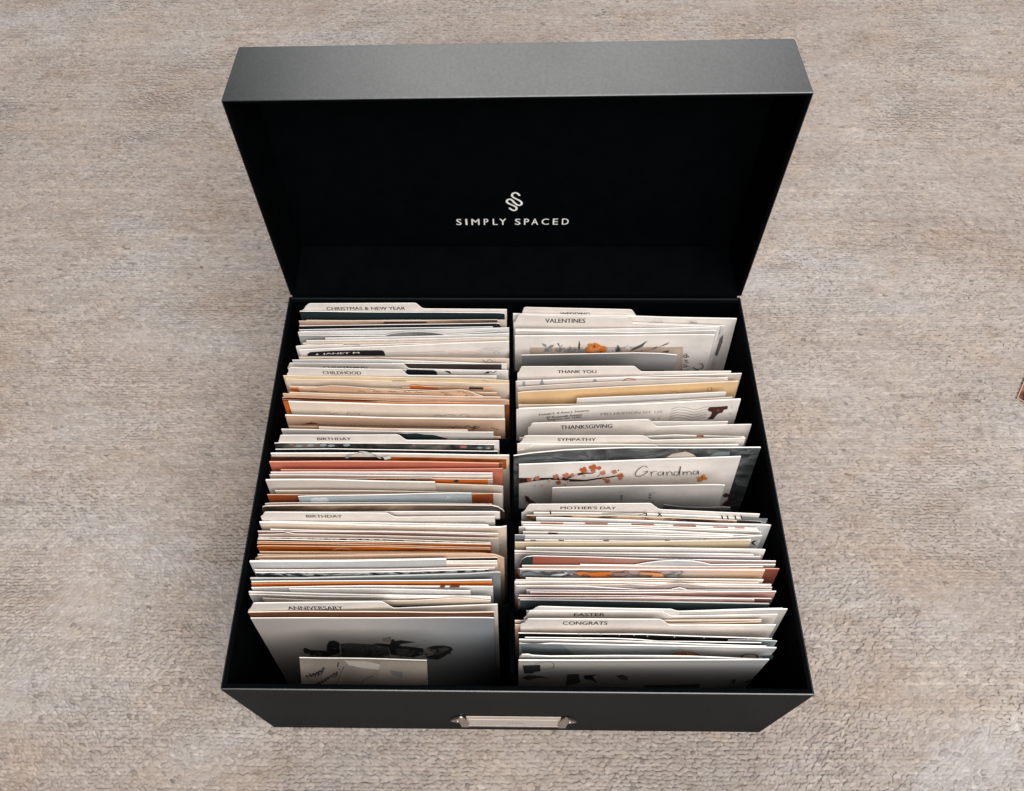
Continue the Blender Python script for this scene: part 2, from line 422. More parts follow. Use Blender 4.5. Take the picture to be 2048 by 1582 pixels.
# foil print on the inside of the lid: lid panel coordinates in mm, (right, up from the hinge)
def lid_print(name, VF_list):
    vs, fs = [], []
    for V, F in VF_list:
        b = len(vs)
        vs += [(-x/1000, y/1000-BD/2, TH+.00012+(.00002 if q >= len(V)/2 else 0)) for q, (x, y) in enumerate(V)]; fs += [tuple(i+b for i in f) for f in F]
    me = bpy.data.meshes.new(name); me.from_pydata(vs, [], fs)
    return link(name, me, silver, lid)
words = []
for w, x0, x1, yb0, yb1 in (('SIMPLY', -46.6, -6.6, 37.5, 37.9), ('SPACED', .2, 43.2, 37.9, 38.3)):
    wid = {'S': .107, 'I': .04, 'M': .164, 'P': .094, 'L': .095, 'Y': .139, 'A': .126, 'C': .137, 'E': .099, 'D': .127}
    starts = {'SIMPLY': (0, .183, .302, .55, .729, .861), 'SPACED': (0, .171, .308, .496, .703, .873)}[w]
    for ch, s in zip(w, starts):
        V, F = text_mesh(ch, .03)
        k = wid[ch]; 
        words.append(([(x0+(x1-x0)*(s+x*k), yb0+(yb1-yb0)*s+y*8.9) for x, y in V], F))
lid_print('lettering', words)
# emblem: one line winding down through five bends
sn = [(.80, .83), (.70, .92), (.55, .95), (.40, .90), (.36, .79), (.46, .69), (.64, .60), (.82, .52), (.93, .42), (.88, .31), (.74, .27), (.60, .33), (.46, .43), (.33, .56), (.20, .60), (.07, .54), (.05, .44), (.16, .36), (.34, .29), (.52, .22), (.60, .13), (.53, .04), (.40, .01), (.27, .06), (.18, .14)]
sn = [(.80, .84), (.70, .93), (.56, .97), (.41, .93), (.35, .83), (.42, .74), (.58, .66), (.78, .57), (.92, .48), (.95, .38), (.86, .31), (.72, .31), (.60, .37), (.48, .46), (.36, .57), (.23, .63), (.09, .60), (.03, .51), (.11, .42), (.30, .34), (.50, .26), (.62, .18), (.62, .08), (.50, .02), (.38, .04), (.28, .09), (.20, .15)]
lid_print('emblem', [stroke(catmull([(-6.4+x*12.6, 58.4+y*26) for x, y in sn], 4), 1.75)])

# thin card partitions up the middle of the box, a pair per bay
bays = [(.012, .046), (.050, .096), (.1, .148), (.152, .194), (.199, .244)]
for y0, y1 in bays:
    for cx, tp in ((-.00295, .1555), (-.00145, .157)):
        bm = bmesh.new()
        add_box(bm, cx-.0004, cx+.0004, y0, y1, TH+.0002, tp)
        p_ = link('partition', bm_mesh(bm, 'partition'), lining, box); p_.location = -box.location

# metal label holder on the front wall
steel = simple('nickel', (.47, .41, .38), .38, 1.0)
def holder():
    root_loc = -box.location
    bm = bmesh.new()
    yf = -.0004
    def plate(pts, y0, y1):
        a = [bm.verts.new((x, y0, z)) for x, z in pts]; b_ = [bm.verts.new((x, y1, z)) for x, z in pts]
        bm.faces.new(a); bm.faces.new(b_[::-1])
        for i in range(len(pts)):
            j = (i+1) % len(pts); bm.faces.new((a[j], a[i], b_[i], b_[j]))
    for s in (-1, 1):
        def sx(x): return s*x-.0015
        def order(q): return q if s > 0 else q[::-1]
        plate(order([(sx(.0318), .0275), (sx(.0372), .0275), (sx(.0374), .048), (sx(.0385), .0525), (sx(.0425), .055), (sx(.0434), .059), (sx(.0412), .064), (sx(.0392), .069), (sx(.0368), .0735), (sx(.0348), .073), (sx(.0335), .067), (sx(.0326), .060), (sx(.0318), .052)]), -.0016, -.0003)
    add_box(bm, -.0336, .0306, -.0014, -.0004, .0285, .0312)
    bmesh.ops.bevel(bm, geom=[e for e in bm.edges if e.calc_length() > .001], offset=.0002, segments=1, affect='EDGES')
    hd = link('label_holder', bm_mesh(bm, 'label_holder'), steel, box); hd.location = root_loc
    bm = bmesh.new(); add_box(bm, -.0322, .0292, -.0010, -.0007, .0318, .0625)
    cd = link('label_card', bm_mesh(bm, 'label_card'), M('greybeige'), hd)
    bm = bmesh.new(); add_box(bm, -.0338, .0308, -.0006, -.0003, .0318, .0735)
    link('label_card', bm_mesh(bm, 'label_card'), M('beige'), hd)
    vs, fs = [], []
    for x0 in (-.0055, -.003, -.0005, .0015, .0035):
        b = len(vs); vs += [(x0, -.00105, .046), (x0+.0015, -.00105, .046), (x0+.0015, -.00105, .0482), (x0, -.00105, .0482)]; fs.append((b, b+1, b+2, b+3))
    me = bpy.data.meshes.new('lettering'); me.from_pydata(vs, [], fs); link('lettering', me, M('greydark'), hd)
    for s in (-1, 1):
        bm = bmesh.new()
        bmesh.ops.create_uvsphere(bm, u_segments=12, v_segments=6, radius=.0017)
        for v in bm.verts: v.co.y *= .5
        r = link('rivet', bm_mesh(bm, 'rivet', True), steel, hd); r.location = (s*.0388-.0015, -.0017, .0595)
holder()

# ------------------------------------------------------------------ cards, envelopes and dividers
# n name, l label, c category, A/B ends of the top edge (mm), yb where its foot stands (mm), p top outline along the edge
# (mm along, mm below the edge), f face colour, e paper colour, t thickness (mm), d prints on the face
CARDS = [
{"n":"tab_divider","l":"cream tabbed divider reading CHRISTMAS & NEW YEAR at the back of the left row","c":"card divider","A":[-171.51,245.47,166.5],"B":[-5.58,244.57,166.5],"yb":[225.47,224.57],"p":[[0,5.13],[0,4.77],[2.7,2.3],[5.3,-2.7],[7.58,-5.47],[9.78,-6.05],[26.11,-6.38],[42.42,-6.71],[58.7,-7.05],[74.96,-7.38],[91.19,-7.71],[93.48,-7.52],[94.54,-6.53],[96.24,-3.84],[97.94,-1.15],[99.01,-0.15],[101.51,0.07],[165.93,0.11]],"f":"divider","e":"white","t":0.5,"g":"tabbed card dividers","d":[["lettering","t","ink","CHRISTMAS & NEW YEAR",[21.37,2.66],[84.83,1.35],4.33]]},
{"n":"greeting_card","l":"dark green card standing in front of the CHRISTMAS & NEW YEAR divider","c":"greeting card","A":[-171.15,242.71,166.0],"B":[-7.33,242.17,166.0],"yb":[222.71,222.17],"p":[[0.0,-0.0],[163.82,0.07]],"f":"darkteal","e":"white","t":0.6},
{"n":"greeting_card","l":"beige card whose right end sticks out behind the dark green card pack","c":"greeting card","A":[-164.61,235.29,166.0],"B":[-5.77,235.87,166.0],"yb":[215.29,215.87],"p":[[-0.0,0.0],[158.84,-0.07]],"f":"beige","e":"cream","t":0.5},
{"n":"greeting_card","l":"cream edged card with a brown and black photo strip behind CHRISTENING","c":"greeting card","A":[-170.07,233.77,168.0],"B":[-13.09,235.24,168.0],"yb":[213.77,215.24],"p":[[0.0,0.0],[156.99,-0.18]],"f":"brownphoto","e":"cream","t":0.5,"d":[["print","p","black",[[66.88,1.65],[101.12,1.68],[101.01,3.42],[66.71,3.57]]]]},
{"n":"greeting_card","l":"black faced card with a rounded right corner in the CHRISTMAS & NEW YEAR pack","c":"greeting card","A":[-169.71,230.71,166.0],"B":[-10.1,231.11,166.0],"yb":[210.71,211.11],"p":[[0.0,0.0],[155.54,-4.2],[158.21,-3.51],[159.62,-0.05]],"f":"black","e":"white","t":0.5},
{"n":"greeting_card","l":"thin grey card right in front of the black rounded card","c":"greeting card","A":[-169.05,227.39,166.8],"B":[-16.52,230.24,166.8],"yb":[207.39,210.24],"p":[[0.0,-0.0],[152.55,-0.35]],"f":"slate","e":"white","t":0.5},
{"n":"greeting_card","l":"long white card with a grey lower face in the CHRISTMAS & NEW YEAR pack","c":"greeting card","A":[-170.11,225.98,166.0],"B":[-3.8,229.34,166.0],"yb":[205.98,209.34],"p":[[0.0,0.0],[166.35,-0.42]],"f":"white","e":"white","t":0.5},
{"n":"greeting_card","l":"card topped by a grey scalloped oval in the CHRISTMAS & NEW YEAR pack","c":"greeting card","A":[-168.93,223.44,166.0],"B":[-13.04,226.39,166.0],"yb":[203.44,206.39],"p":[[0.0,-0.0],[67.75,2.86],[74.28,-0.46],[83.02,-1.96],[92.63,-2.4],[102.14,-1.45],[110.17,0.5],[115.35,2.39],[155.92,-0.36]],"f":"greyband","e":"white","t":0.5,"d":[["drawing","c","ink",0.35,[[89.48,1.9],[90.6,-0.33],[92.95,0.25],[93.79,2.02]]],["drawing","c","ink",0.35,[[96.18,2.08],[98.67,0.75],[100.0,2.54]]],["drawing","c","ink",0.35,[[101.43,2.57],[103.45,1.06],[104.78,2.84]]],["drawing","c","white",0.4,[[68.83,2.05],[74.82,-0.76],[83.07,-2.1],[92.66,-2.54],[102.17,-1.59],[110.2,0.36],[114.89,2.23]]]]},
{"n":"greeting_card","l":"white card with its left end set back from the dark grey card behind","c":"greeting card","A":[-147.83,221.16,166.0],"B":[-3.8,224.85,166.0],"yb":[201.16,204.85],"p":[[0.0,0.0],[144.08,-0.46]],"f":"white","e":"white","t":0.5},
{"n":"greeting_card","l":"white card directly behind the thicker cream edged card of the CHRISTMAS pack","c":"greeting card","A":[-162.28,218.99,166.0],"B":[-5.09,222.04,166.0],"yb":[198.99,202.04],"p":[[0.0,0.0],[157.21,-0.38]],"f":"white","e":"white","t":0.5},
{"n":"greeting_card","l":"cream edged card behind the envelope with the torn top edge","c":"greeting card","A":[-164.82,216.86,166.0],"B":[-4.14,220.98,166.0],"yb":[196.86,200.98],"p":[[-0.0,0.0],[160.73,-0.51]],"f":"cream","e":"cream","t":0.5},
{"n":"envelope","l":"opened white envelope with a ragged torn top left edge","c":"envelope","A":[-169.7,214.54,166.0],"B":[-4.62,218.85,166.0],"yb":[194.54,198.85],"p":[[0.0,0.0],[4.59,-0.87],[9.46,-1.73],[17.91,-1.05],[29.33,-1.3],[36.85,-0.66],[37.67,0.43],[93.82,-0.17],[165.14,-0.53]],"f":"envelope","e":"white","t":0.5,"d":[["print","c","grey",0.4,[[37.36,-0.44],[42.6,-0.59],[49.65,0.04]]]]},
{"n":"envelope","l":"posted white envelope with a black return label and a faint pink wavy postmark","c":"envelope","A":[-166.41,211.37,167.2],"B":[-3.85,218.15,167.2],"yb":[191.37,198.15],"p":[[0.0,0.0],[22.7,-0.25],[71.85,-0.16],[119.26,-0.89],[162.7,-0.83]],"f":"envelope","e":"white","t":0.7,"d":[["return_label","p","black",[[4.97,8.67],[5.95,5.18],[8.13,3.2],[24.31,2.51],[43.17,3.06],[63.42,4.41],[65.16,6.12],[65.69,12.75]]],["lettering","t","white","JANET M",[17.13,8.06],[45.89,8.56],2.83],["lettering","p","white",[[11.48,7.68],[13.14,5.31],[14.33,7.7]]],["postmark","c","pink",0.5,[[67.31,8.57],[80.67,8.4],[94.88,9.7],[113.05,9.13]]],["postmark","c","pink",0.4,[[115.43,9.29],[121.67,8.82],[128.27,10.86],[135.93,10.84],[142.19,9.29]]],["postmark","c","pink",0.4,[[115.34,11.25],[121.58,10.77],[128.19,12.82],[135.86,12.8],[142.14,11.25]]],["postmark","c","pink",0.4,[[115.24,13.21],[121.49,12.73],[128.12,14.79],[135.8,14.76],[142.09,13.21]]],["postmark","c","pink",0.4,[[115.14,15.17],[121.4,14.7],[128.04,16.76],[135.73,16.74],[142.03,15.18]]],["postmark","c","grey",0.4,[[142.26,6.82],[147.48,8.23],[153.24,6.84],[158.46,8.6]]],["postmark","c","grey",0.4,[[142.67,9.33],[150.3,10.55],[156.06,9.51]]],["postmark","c","grey",0.5,[[150.23,13.94],[153.14,12.34],[155.01,15.15]]]]},
{"n":"greeting_card","l":"cream card with thin pen drawings at its right end behind CHRISTENING","c":"greeting card","A":[-166.08,206.28,166.0],"B":[-3.8,205.75,166.0],"yb":[186.28,185.75],"p":[[0.0,-0.0],[72.13,-0.3],[162.28,0.07]],"f":"cream","e":"cream","t":0.5,"d":[["drawing","c","brownink",0.4,[[141.26,1.19],[144.48,5.05],[147.37,1.12],[150.13,5.34],[155.31,5.63]]],["drawing","c","brownink",0.4,[[142.15,3.66],[146.34,6.09],[152.03,3.89]]],["drawing","c","brownink",0.35,[[56.96,1.11],[60.87,-0.35],[67.35,0.99]]],["drawing","c","brownink",0.35,[[12.12,4.11],[18.1,1.91],[21.98,1.16]]]]},
{"n":"greeting_card","l":"white card bowed in the middle right behind the CHRISTENING divider","c":"greeting card","A":[-170.77,203.73,166.0],"B":[-10.23,201.25,166.0],"yb":[183.73,181.25],"p":[[0.0,0.0],[30.23,-2.06],[68.04,-3.66],[114.8,-2.04],[160.56,0.31]],"f":"white","e":"white","t":0.5},
{"n":"photo_card","l":"dark glossy photo with a white border behind the CHRISTENING tab","c":"photo card","A":[-93.34,200.91,168.0],"B":[-5.08,200.55,168.0],"yb":[180.91,180.55],"p":[[0.0,0.0],[88.26,0.04]],"f":"darkphoto","e":"white","t":0.5,"d":[["border","p","white",[[83.89,-0.26],[88.17,0.03],[87.93,8.39],[83.63,7.55]]]]},
{"n":"tab_divider","l":"cream tabbed divider with the half hidden word CHRISTENING","c":"card divider","A":[-174.17,199.72,164.8],"B":[-4.63,196.94,164.8],"yb":[179.72,176.94],"p":[[0,2.13],[0.11,1.76],[0.81,0.4],[1.81,-2.66],[2.61,-4.36],[4.2,-4.75],[20.98,-5.12],[37.73,-5.5],[54.44,-5.87],[71.11,-6.25],[87.75,-6.62],[89.79,-6.49],[90.57,-5.62],[91.8,-3.25],[93.03,-0.87],[93.81,0.01],[96.05,0.2],[169.56,0.34]],"f":"divider","e":"white","t":0.5,"g":"tabbed card dividers","d":[["lettering","t","ink","CHRISTENING",[27.52,1.67],[61.99,0.8],2.85]]},
{"n":"greeting_card","l":"white card with black leaf sprigs between CHRISTENING and CHILDHOOD","c":"greeting card","A":[-172.62,197.06,166.8],"B":[-4.43,196.23,166.8],"yb":[177.06,176.23],"p":[[-0.0,0.0],[168.19,0.1]],"f":"white","e":"white","t":0.5,"d":[["print","p","black",[[90.83,-0.51],[111.3,-0.12],[113.5,2.34],[114.14,8.05],[88.3,8.45]]],["print","p","ink",[[119.17,0.83],[123.35,1.12],[125.0,6.08],[121.84,3.63]]],["print","p","ink",[[148.87,4.64],[153.14,0.66],[154.01,3.85]]],["print","c","ink",0.7,[[154.06,1.0],[156.82,3.09],[159.19,0.22]]],["print","p","ink",[[161.93,3.73],[162.94,5.85],[162.37,6.22]]]]},
{"n":"partition","l":"partition","c":"","A":[-173.65,191.31,166.0],"B":[-3.8,192.06,166.0],"yb":[171.31,172.06],"p":[[0.0,7.0],[169.86,6.91]],"f":"lining","e":"lining","t":0.9},
{"n":"tab_divider","l":"cream tabbed divider reading CHILDHOOD in the left row","c":"card divider","A":[-171.7,190.69,171.2],"B":[-13.14,190.35,171.2],"yb":[170.69,170.35],"p":[[0.23,-1.49],[0.66,-1.85],[1.5,-3.72],[2.68,-7.7],[3.59,-9.9],[5.18,-10.35],[21.01,-9.95],[36.85,-9.55],[52.67,-9.15],[68.5,-8.75],[84.32,-8.35],[86.52,-8.14],[87.57,-7.07],[89.23,-4.19],[90.9,-1.29],[91.96,-0.21],[94.36,0.02],[158.56,0.04]],"f":"divider","e":"white","t":0.5,"g":"tabbed card dividers","d":[["lettering","t","ink","CHILDHOOD",[27.59,-1.28],[56.68,-1.23],4.61]]},
{"n":"envelope","l":"pale yellow envelope right in front of the CHILDHOOD divider","c":"envelope","A":[-174.26,189.83,171.6],"B":[-3.8,186.83,171.6],"yb":[169.83,166.83],"p":[[-0.0,0.0],[54.78,-0.72],[150.49,-1.28],[170.49,0.36]],"f":"yellowcream","e":"cream","t":0.5,"d":[["print","c","ink",0.4,[[149.99,1.54],[152.3,0.56],[155.03,1.88]]]]},
{"n":"envelope","l":"wide peach toned envelope second in front of the CHILDHOOD divider","c":"envelope","A":[-172.61,188.5,169.2],"B":[-3.8,185.57,169.2],"yb":[168.5,165.57],"p":[[0.0,-0.0],[80.62,0.25],[168.84,0.35]],"f":"cream","e":"cream","t":0.5,"d":[["print","c","brownink",0.4,[[80.72,-0.33],[91.33,-0.39]]]]},
{"n":"greeting_card","l":"peach card with an orange arc and a dark green patch at its right end","c":"greeting card","A":[-84.61,183.55,166.0],"B":[-17.48,183.61,166.0],"yb":[163.55,163.61],"p":[[0.0,-0.0],[6.03,-0.57],[7.56,-2.72],[10.32,-2.73],[14.84,-1.69],[67.14,-0.01]],"f":"peach","e":"peach","t":0.5,"d":[["print","p","orange",[[6.36,-0.8],[7.62,-2.94],[11.29,-2.96],[27.64,0.16],[27.54,1.95],[5.42,2.07]]],["print","p","darkteal",[[50.85,-1.4],[61.47,-0.92],[61.22,2.3],[50.56,1.82]]]]},
{"n":"greeting_card","l":"peach card behind the scalloped card in the CHILDHOOD pack","c":"greeting card","A":[-168.99,183.07,168.8],"B":[-12.81,179.08,168.8],"yb":[163.07,159.08],"p":[[-0.0,0.0],[20.4,-0.23],[77.59,-0.69],[156.23,0.48]],"f":"peach","e":"cream","t":0.5,"d":[["print","p","orange",[[0.31,1.73],[6.23,2.48],[7.32,7.84],[0.49,6.77]]]]},
{"n":"greeting_card","l":"scalloped peach card printed with a row of small flowers","c":"greeting card","A":[-161.95,182.29,168.8],"B":[-20.05,175.87,168.8],"yb":[162.29,155.87],"p":[[-0.0,0.0],[5.97,0.53],[12.64,-0.8],[19.43,-3.21],[25.16,-4.81],[34.39,-4.94],[43.53,-4.36],[53.59,-3.86],[54.37,-0.36],[58.96,-2.22],[67.29,-2.99],[76.44,-2.76],[83.72,-2.01],[94.8,-3.75],[107.67,-6.01],[117.73,-7.65],[122.28,-8.43],[127.69,-7.51],[133.04,-4.1],[138.42,-0.68],[142.04,0.78]],"f":"peach","e":"cream","t":0.5,"d":[["print","c","brownink",0.5,[[8.77,4.72],[10.23,3.5],[11.17,4.86],[12.96,3.97],[14.33,4.93]]],["print","c","brownink",0.5,[[44.91,1.0],[46.33,-0.21],[47.3,1.14],[49.05,0.26],[50.43,1.21]]],["print","c","brownink",0.5,[[56.54,-0.08],[57.94,-1.28],[58.93,0.06],[60.66,-0.82],[62.05,0.13]]],["print","c","brownink",0.5,[[68.57,-0.84],[69.95,-2.04],[70.94,-0.7],[72.66,-1.58],[74.06,-0.63]]],["print","c","brownink",0.5,[[79.63,-1.51],[80.99,-2.71],[82.0,-1.37],[83.71,-2.25],[85.11,-1.3]]],["print","c","brownink",0.5,[[88.36,-1.96],[89.71,-3.16],[90.73,-1.83],[92.42,-2.7],[93.83,-1.76]]],["print","c","brownink",0.5,[[107.59,-3.04],[108.92,-4.24],[109.95,-2.91],[111.63,-3.78],[113.05,-2.84]]],["print","c","brownink",0.5,[[110.21,-0.43],[111.54,-1.62],[112.58,-0.29],[114.26,-1.16],[115.68,-0.22]]],["print","c","brownink",0.5,[[125.71,-0.45],[127.02,-1.64],[128.08,-0.31],[129.74,-1.18],[131.17,-0.24]]],["print","c","brownink",0.4,[[120.42,-5.66],[123.21,-7.69],[125.84,-4.74],[130.35,-3.74],[132.1,-1.04],[136.64,-0.75]]]]},
{"n":"greeting_card","l":"cream edged card hidden low behind the long peach envelope","c":"greeting card","A":[-167.72,177.59,170.8],"B":[-10.04,175.34,170.8],"yb":[157.59,155.34],"p":[[-0.0,0.0],[76.79,0.57],[157.7,0.27]],"f":"cream","e":"cream","t":0.5},
{"n":"envelope","l":"long peach envelope reaching the centre partition in the CHILDHOOD pack","c":"envelope","A":[-172.44,176.71,171.2],"B":[-3.8,173.65,171.2],"yb":[156.71,153.65],"p":[[-0.0,0.0],[54.18,1.67],[168.66,0.37]],"f":"tanpeach","e":"peach","t":0.7},
{"n":"greeting_card","l":"brown card just behind the bright orange card of the CHILDHOOD pack","c":"greeting card","A":[-173.17,175.3,168.8],"B":[-3.8,171.3,168.8],"yb":[155.3,151.3],"p":[[-0.0,0.0],[169.42,0.49]],"f":"brown","e":"peach","t":0.5},
{"n":"greeting_card","l":"bright orange card with a pale edge in the CHILDHOOD pack","c":"greeting card","A":[-171.9,172.57,171.2],"B":[-8.2,170.74,171.2],"yb":[152.57,150.74],"p":[[0.0,0.0],[81.37,1.39],[163.71,0.22]],"f":"orange","e":"peach","t":0.5,"d":[["print","p","brown",[[0.17,-0.44],[54.37,-0.41],[72.38,1.04],[35.98,1.4],[0.38,1.72]]]]},
{"n":"envelope","l":"big blank cream envelope with faint pen outlines low on its face","c":"envelope","A":[-167.44,171.59,170.8],"B":[-7.3,169.41,170.8],"yb":[151.59,149.41],"p":[[0.0,0.0],[76.94,1.69],[160.15,0.26]],"f":"creamplain","e":"white","t":0.9,"d":[["drawing","c","ink",0.3,[[24.42,15.31],[28.22,14.44],[29.7,17.36],[33.63,15.36],[35.22,17.53],[37.16,16.72]]],["drawing","c","ink",0.3,[[24.46,18.66],[29.65,17.73],[35.5,19.02]]],["drawing","c","ink",0.3,[[41.8,18.04],[42.96,14.28],[45.48,16.42],[48.41,14.83],[50.92,15.48],[50.87,17.72]]],["drawing","c","ink",0.3,[[107.15,17.57],[110.76,15.21],[113.42,16.97],[119.03,14.17],[123.52,16.23]]],["drawing","c","ink",0.3,[[126.25,16.51],[130.03,13.04],[134.48,16.58],[130.81,17.09]]]]},
{"n":"greeting_card","l":"peach card with an ornate brown scrollwork print along its face","c":"greeting card","A":[-169.28,163.57,166.0],"B":[-6.88,161.3,166.0],"yb":[143.57,141.3],"p":[[0.0,0.0],[79.09,1.14],[162.42,0.28]],"f":"tanpeach","e":"white","t":0.8,"d":[["print","p","brown",[[10.0,13.13],[14.41,11.1],[18.3,9.47],[22.65,11.17],[22.91,12.65]]],["print","c","brownink",0.55,[[23.22,13.75],[25.03,12.57],[26.33,13.82],[28.14,12.64],[29.63,13.89]]],["print","c","brownink",0.55,[[30.76,13.65],[32.55,12.47],[33.87,13.72],[35.66,12.54],[37.16,13.79]]],["print","c","brownink",0.55,[[38.29,13.56],[40.07,12.37],[41.39,13.63],[43.18,12.44],[44.68,13.69]]],["print","c","brownink",0.55,[[45.81,13.46],[47.59,12.27],[48.91,13.53],[50.69,12.35],[52.2,13.59]]],["print","c","brownink",0.55,[[53.33,13.36],[55.09,12.18],[56.43,13.43],[58.19,12.25],[59.72,13.5]]],["print","c","brownink",0.55,[[60.84,13.26],[62.59,12.08],[63.94,13.33],[65.69,12.15],[67.22,13.4]]],["print","c","brownink",0.55,[[68.34,13.17],[70.09,11.98],[71.44,13.24],[73.19,12.05],[74.72,13.3]]],["print","c","brownink",0.55,[[75.84,13.07],[77.58,11.89],[78.94,13.14],[80.67,11.96],[82.22,13.2]]],["print","c","brownink",0.55,[[83.33,12.97],[85.06,11.79],[86.43,13.04],[88.15,11.86],[89.71,13.11]]],["print","c","brownink",0.55,[[90.82,12.87],[92.54,11.69],[93.91,12.95],[95.63,11.76],[97.19,13.01]]],["print","c","brownink",0.55,[[98.3,12.78],[100.01,11.6],[101.39,12.85],[103.1,11.67],[104.67,12.91]]],["print","c","brownink",0.55,[[105.77,12.68],[107.48,11.5],[108.86,12.75],[110.56,11.57],[112.14,12.81]]],["print","c","brownink",0.55,[[113.24,12.58],[114.93,11.4],[116.33,12.65],[118.02,11.47],[119.6,12.72]]],["print","c","brownink",0.55,[[120.7,12.49],[122.39,11.31],[123.79,12.56],[125.47,11.38],[127.06,12.62]]],["print","c","brownink",0.55,[[128.16,12.39],[129.84,11.21],[131.24,12.46],[132.92,11.28],[134.51,12.52]]],["print","c","brownink",0.7,[[119.67,13.12],[122.03,11.17],[123.76,13.34],[126.59,10.63],[129.22,13.14]]],["print","c","brownink",0.8,[[132.43,12.27],[134.78,9.59],[137.42,12.46],[141.12,9.72],[138.26,15.04],[143.35,11.12]]],["print","c","brownink",0.7,[[152.4,11.89],[154.64,13.67],[157.35,14.69]]]]},
{"n":"greeting_card","l":"low peach card peeking out in front of the scrollwork card","c":"greeting card","A":[-165.33,155.7,166.0],"B":[-9.95,149.11,166.0],"yb":[135.7,129.11],"p":[[-0.0,0.0],[21.5,-1.68],[22.17,0.09],[76.4,-2.53],[155.52,0.81]],"f":"peach","e":"peach","t":0.5},
{"n":"greeting_card","l":"short cream card low behind the grey card at the BIRTHDAY tab","c":"greeting card","A":[-141.73,152.68,173.6],"B":[-33.65,150.96,173.6],"yb":[132.68,130.96],"p":[[0.0,0.0],[53.27,0.32],[108.09,0.2]],"f":"cream","e":"cream","t":0.5},
{"n":"greeting_card","l":"greyish card with a dark smudge behind the upper BIRTHDAY divider","c":"greeting card","A":[-168.61,150.89,173.6],"B":[-15.14,149.54,173.6],"yb":[130.89,129.54],"p":[[0.0,0.0],[80.28,0.35],[153.47,0.16]],"f":"greycream","e":"white","t":0.5,"d":[["print","p","darkteal",[[83.64,3.26],[90.69,3.81],[97.83,2.87],[103.03,4.57],[110.09,5.11],[119.6,10.06],[119.74,16.83],[78.88,18.02]]]]},
{"n":"partition","l":"partition","c":"","A":[-171.08,145.35,171.2],"B":[-3.8,148.53,171.2],"yb":[125.35,128.53],"p":[[-0.0,7.0],[167.31,6.61]],"f":"lining","e":"lining","t":0.9},
{"n":"tab_divider","l":"upper cream tabbed divider reading BIRTHDAY with a grey ribbon in front","c":"card divider","A":[-170.03,144.19,172.0],"B":[-11.05,144.25,172.0],"yb":[124.19,124.25],"p":[[0,2.02],[0.11,1.62],[0.79,-0.25],[1.9,-4.31],[2.73,-6.55],[4.29,-7.01],[20.48,-7.23],[36.66,-7.45],[52.82,-7.66],[68.95,-7.88],[85.07,-8.1],[87.27,-7.89],[88.3,-6.86],[89.94,-4.07],[91.58,-1.27],[92.62,-0.23],[95.03,-0.0],[158.98,-0.01]],"f":"divider","e":"white","t":0.5,"g":"tabbed card dividers","d":[["lettering","t","ink","BIRTHDAY",[28.33,-0.1],[52.9,-0.32],3.92]]},
{"n":"greeting_card","l":"dark card with pale floral blotches in front of the upper BIRTHDAY divider","c":"greeting card","A":[-173.15,143.06,169.2],"B":[-14.61,142.63,169.2],"yb":[123.06,122.63],"p":[[0.0,0.0],[79.61,-0.66],[158.55,0.05]],"f":"darkfloral","e":"white","t":0.5,"d":[["print","p","bluegrey",[[14.56,3.63],[17.02,2.21],[19.38,2.76],[19.85,4.73],[16.98,6.37],[14.83,5.61]]],["print","p","bluegrey",[[23.2,2.3],[25.65,0.89],[28.01,1.44],[28.49,3.41],[25.64,5.04],[23.49,4.28]]],["print","p","bluegrey",[[32.65,1.76],[35.09,0.34],[37.45,0.9],[37.95,2.86],[35.11,4.49],[32.96,3.73]]],["print","p","bluegrey",[[38.19,2.46],[40.62,1.04],[42.98,1.6],[43.49,3.56],[40.66,5.19],[38.5,4.43]]],["print","p","bluegrey",[[49.55,1.49],[51.96,0.08],[54.33,0.63],[54.86,2.59],[52.05,4.22],[49.88,3.46]]],["print","p","salmon",[[133.54,2.92],[136.39,1.29],[139.15,2.43],[138.13,4.82],[134.86,4.87]]],["print","p","bluegrey",[[145.62,4.3],[147.99,2.68],[150.29,4.23],[148.37,6.24]]],["print","p","bluegrey",[[152.14,4.99],[154.51,2.97],[156.34,4.92],[154.43,6.94]]]]},
{"n":"greeting_card","l":"black card tied with a grey ribbon bow loop","c":"greeting card","A":[-172.21,139.73,166.0],"B":[-12.02,139.15,166.0],"yb":[119.73,119.15],"p":[[0.0,0.0],[41.39,-1.33],[97.3,-0.37],[153.13,0.2],[160.19,0.07]],"f":"black","e":"white","t":0.5,"d":[["ribbon","r","ribbongrey",5.5,[[51.17,5.33],[52.61,0.93],[55.24,-3.44],[58.84,-6.64],[62.72,-8.26],[67.29,-7.56],[71.17,-4.51],[73.8,0.16],[75.21,2.11]]],["ribbon","r","ribbongrey",2.5,[[74.89,0.53],[77.4,-1.49],[79.6,0.05],[83.2,1.57]]]]},
{"n":"greeting_card","l":"cream frame card holding a brown and orange picture","c":"greeting card","A":[-175.2,137.16,166.0],"B":[-3.8,136.6,166.0],"yb":[117.16,116.6],"p":[[0,-0.0],[63.38,-1.57],[171.4,0.07]],"f":"creamplain","e":"white","t":0.8,"d":[["print","p","umberphoto",[[-1.0,4.17],[81.62,3.49],[79.98,22.16],[-4.22,23.73]]],["print","p","orangephoto",[[81.66,3.09],[128.2,3.86],[169.28,5.51],[169.37,20.49],[79.98,22.16]]]]},
{"n":"envelope","l":"salmon pink envelope, the taller of the two","c":"envelope","A":[-175.2,131.5,166.0],"B":[-8.37,131.27,166.0],"yb":[111.5,111.27],"p":[[0,-0.0],[54.76,-1.58],[110.2,-1.56],[166.83,0.03]],"f":"salmon","e":"salmonlight","t":0.8,"d":[["print","p","brown",[[164.09,-0.92],[166.66,-0.96],[166.41,6.24],[163.91,6.27]]]]},
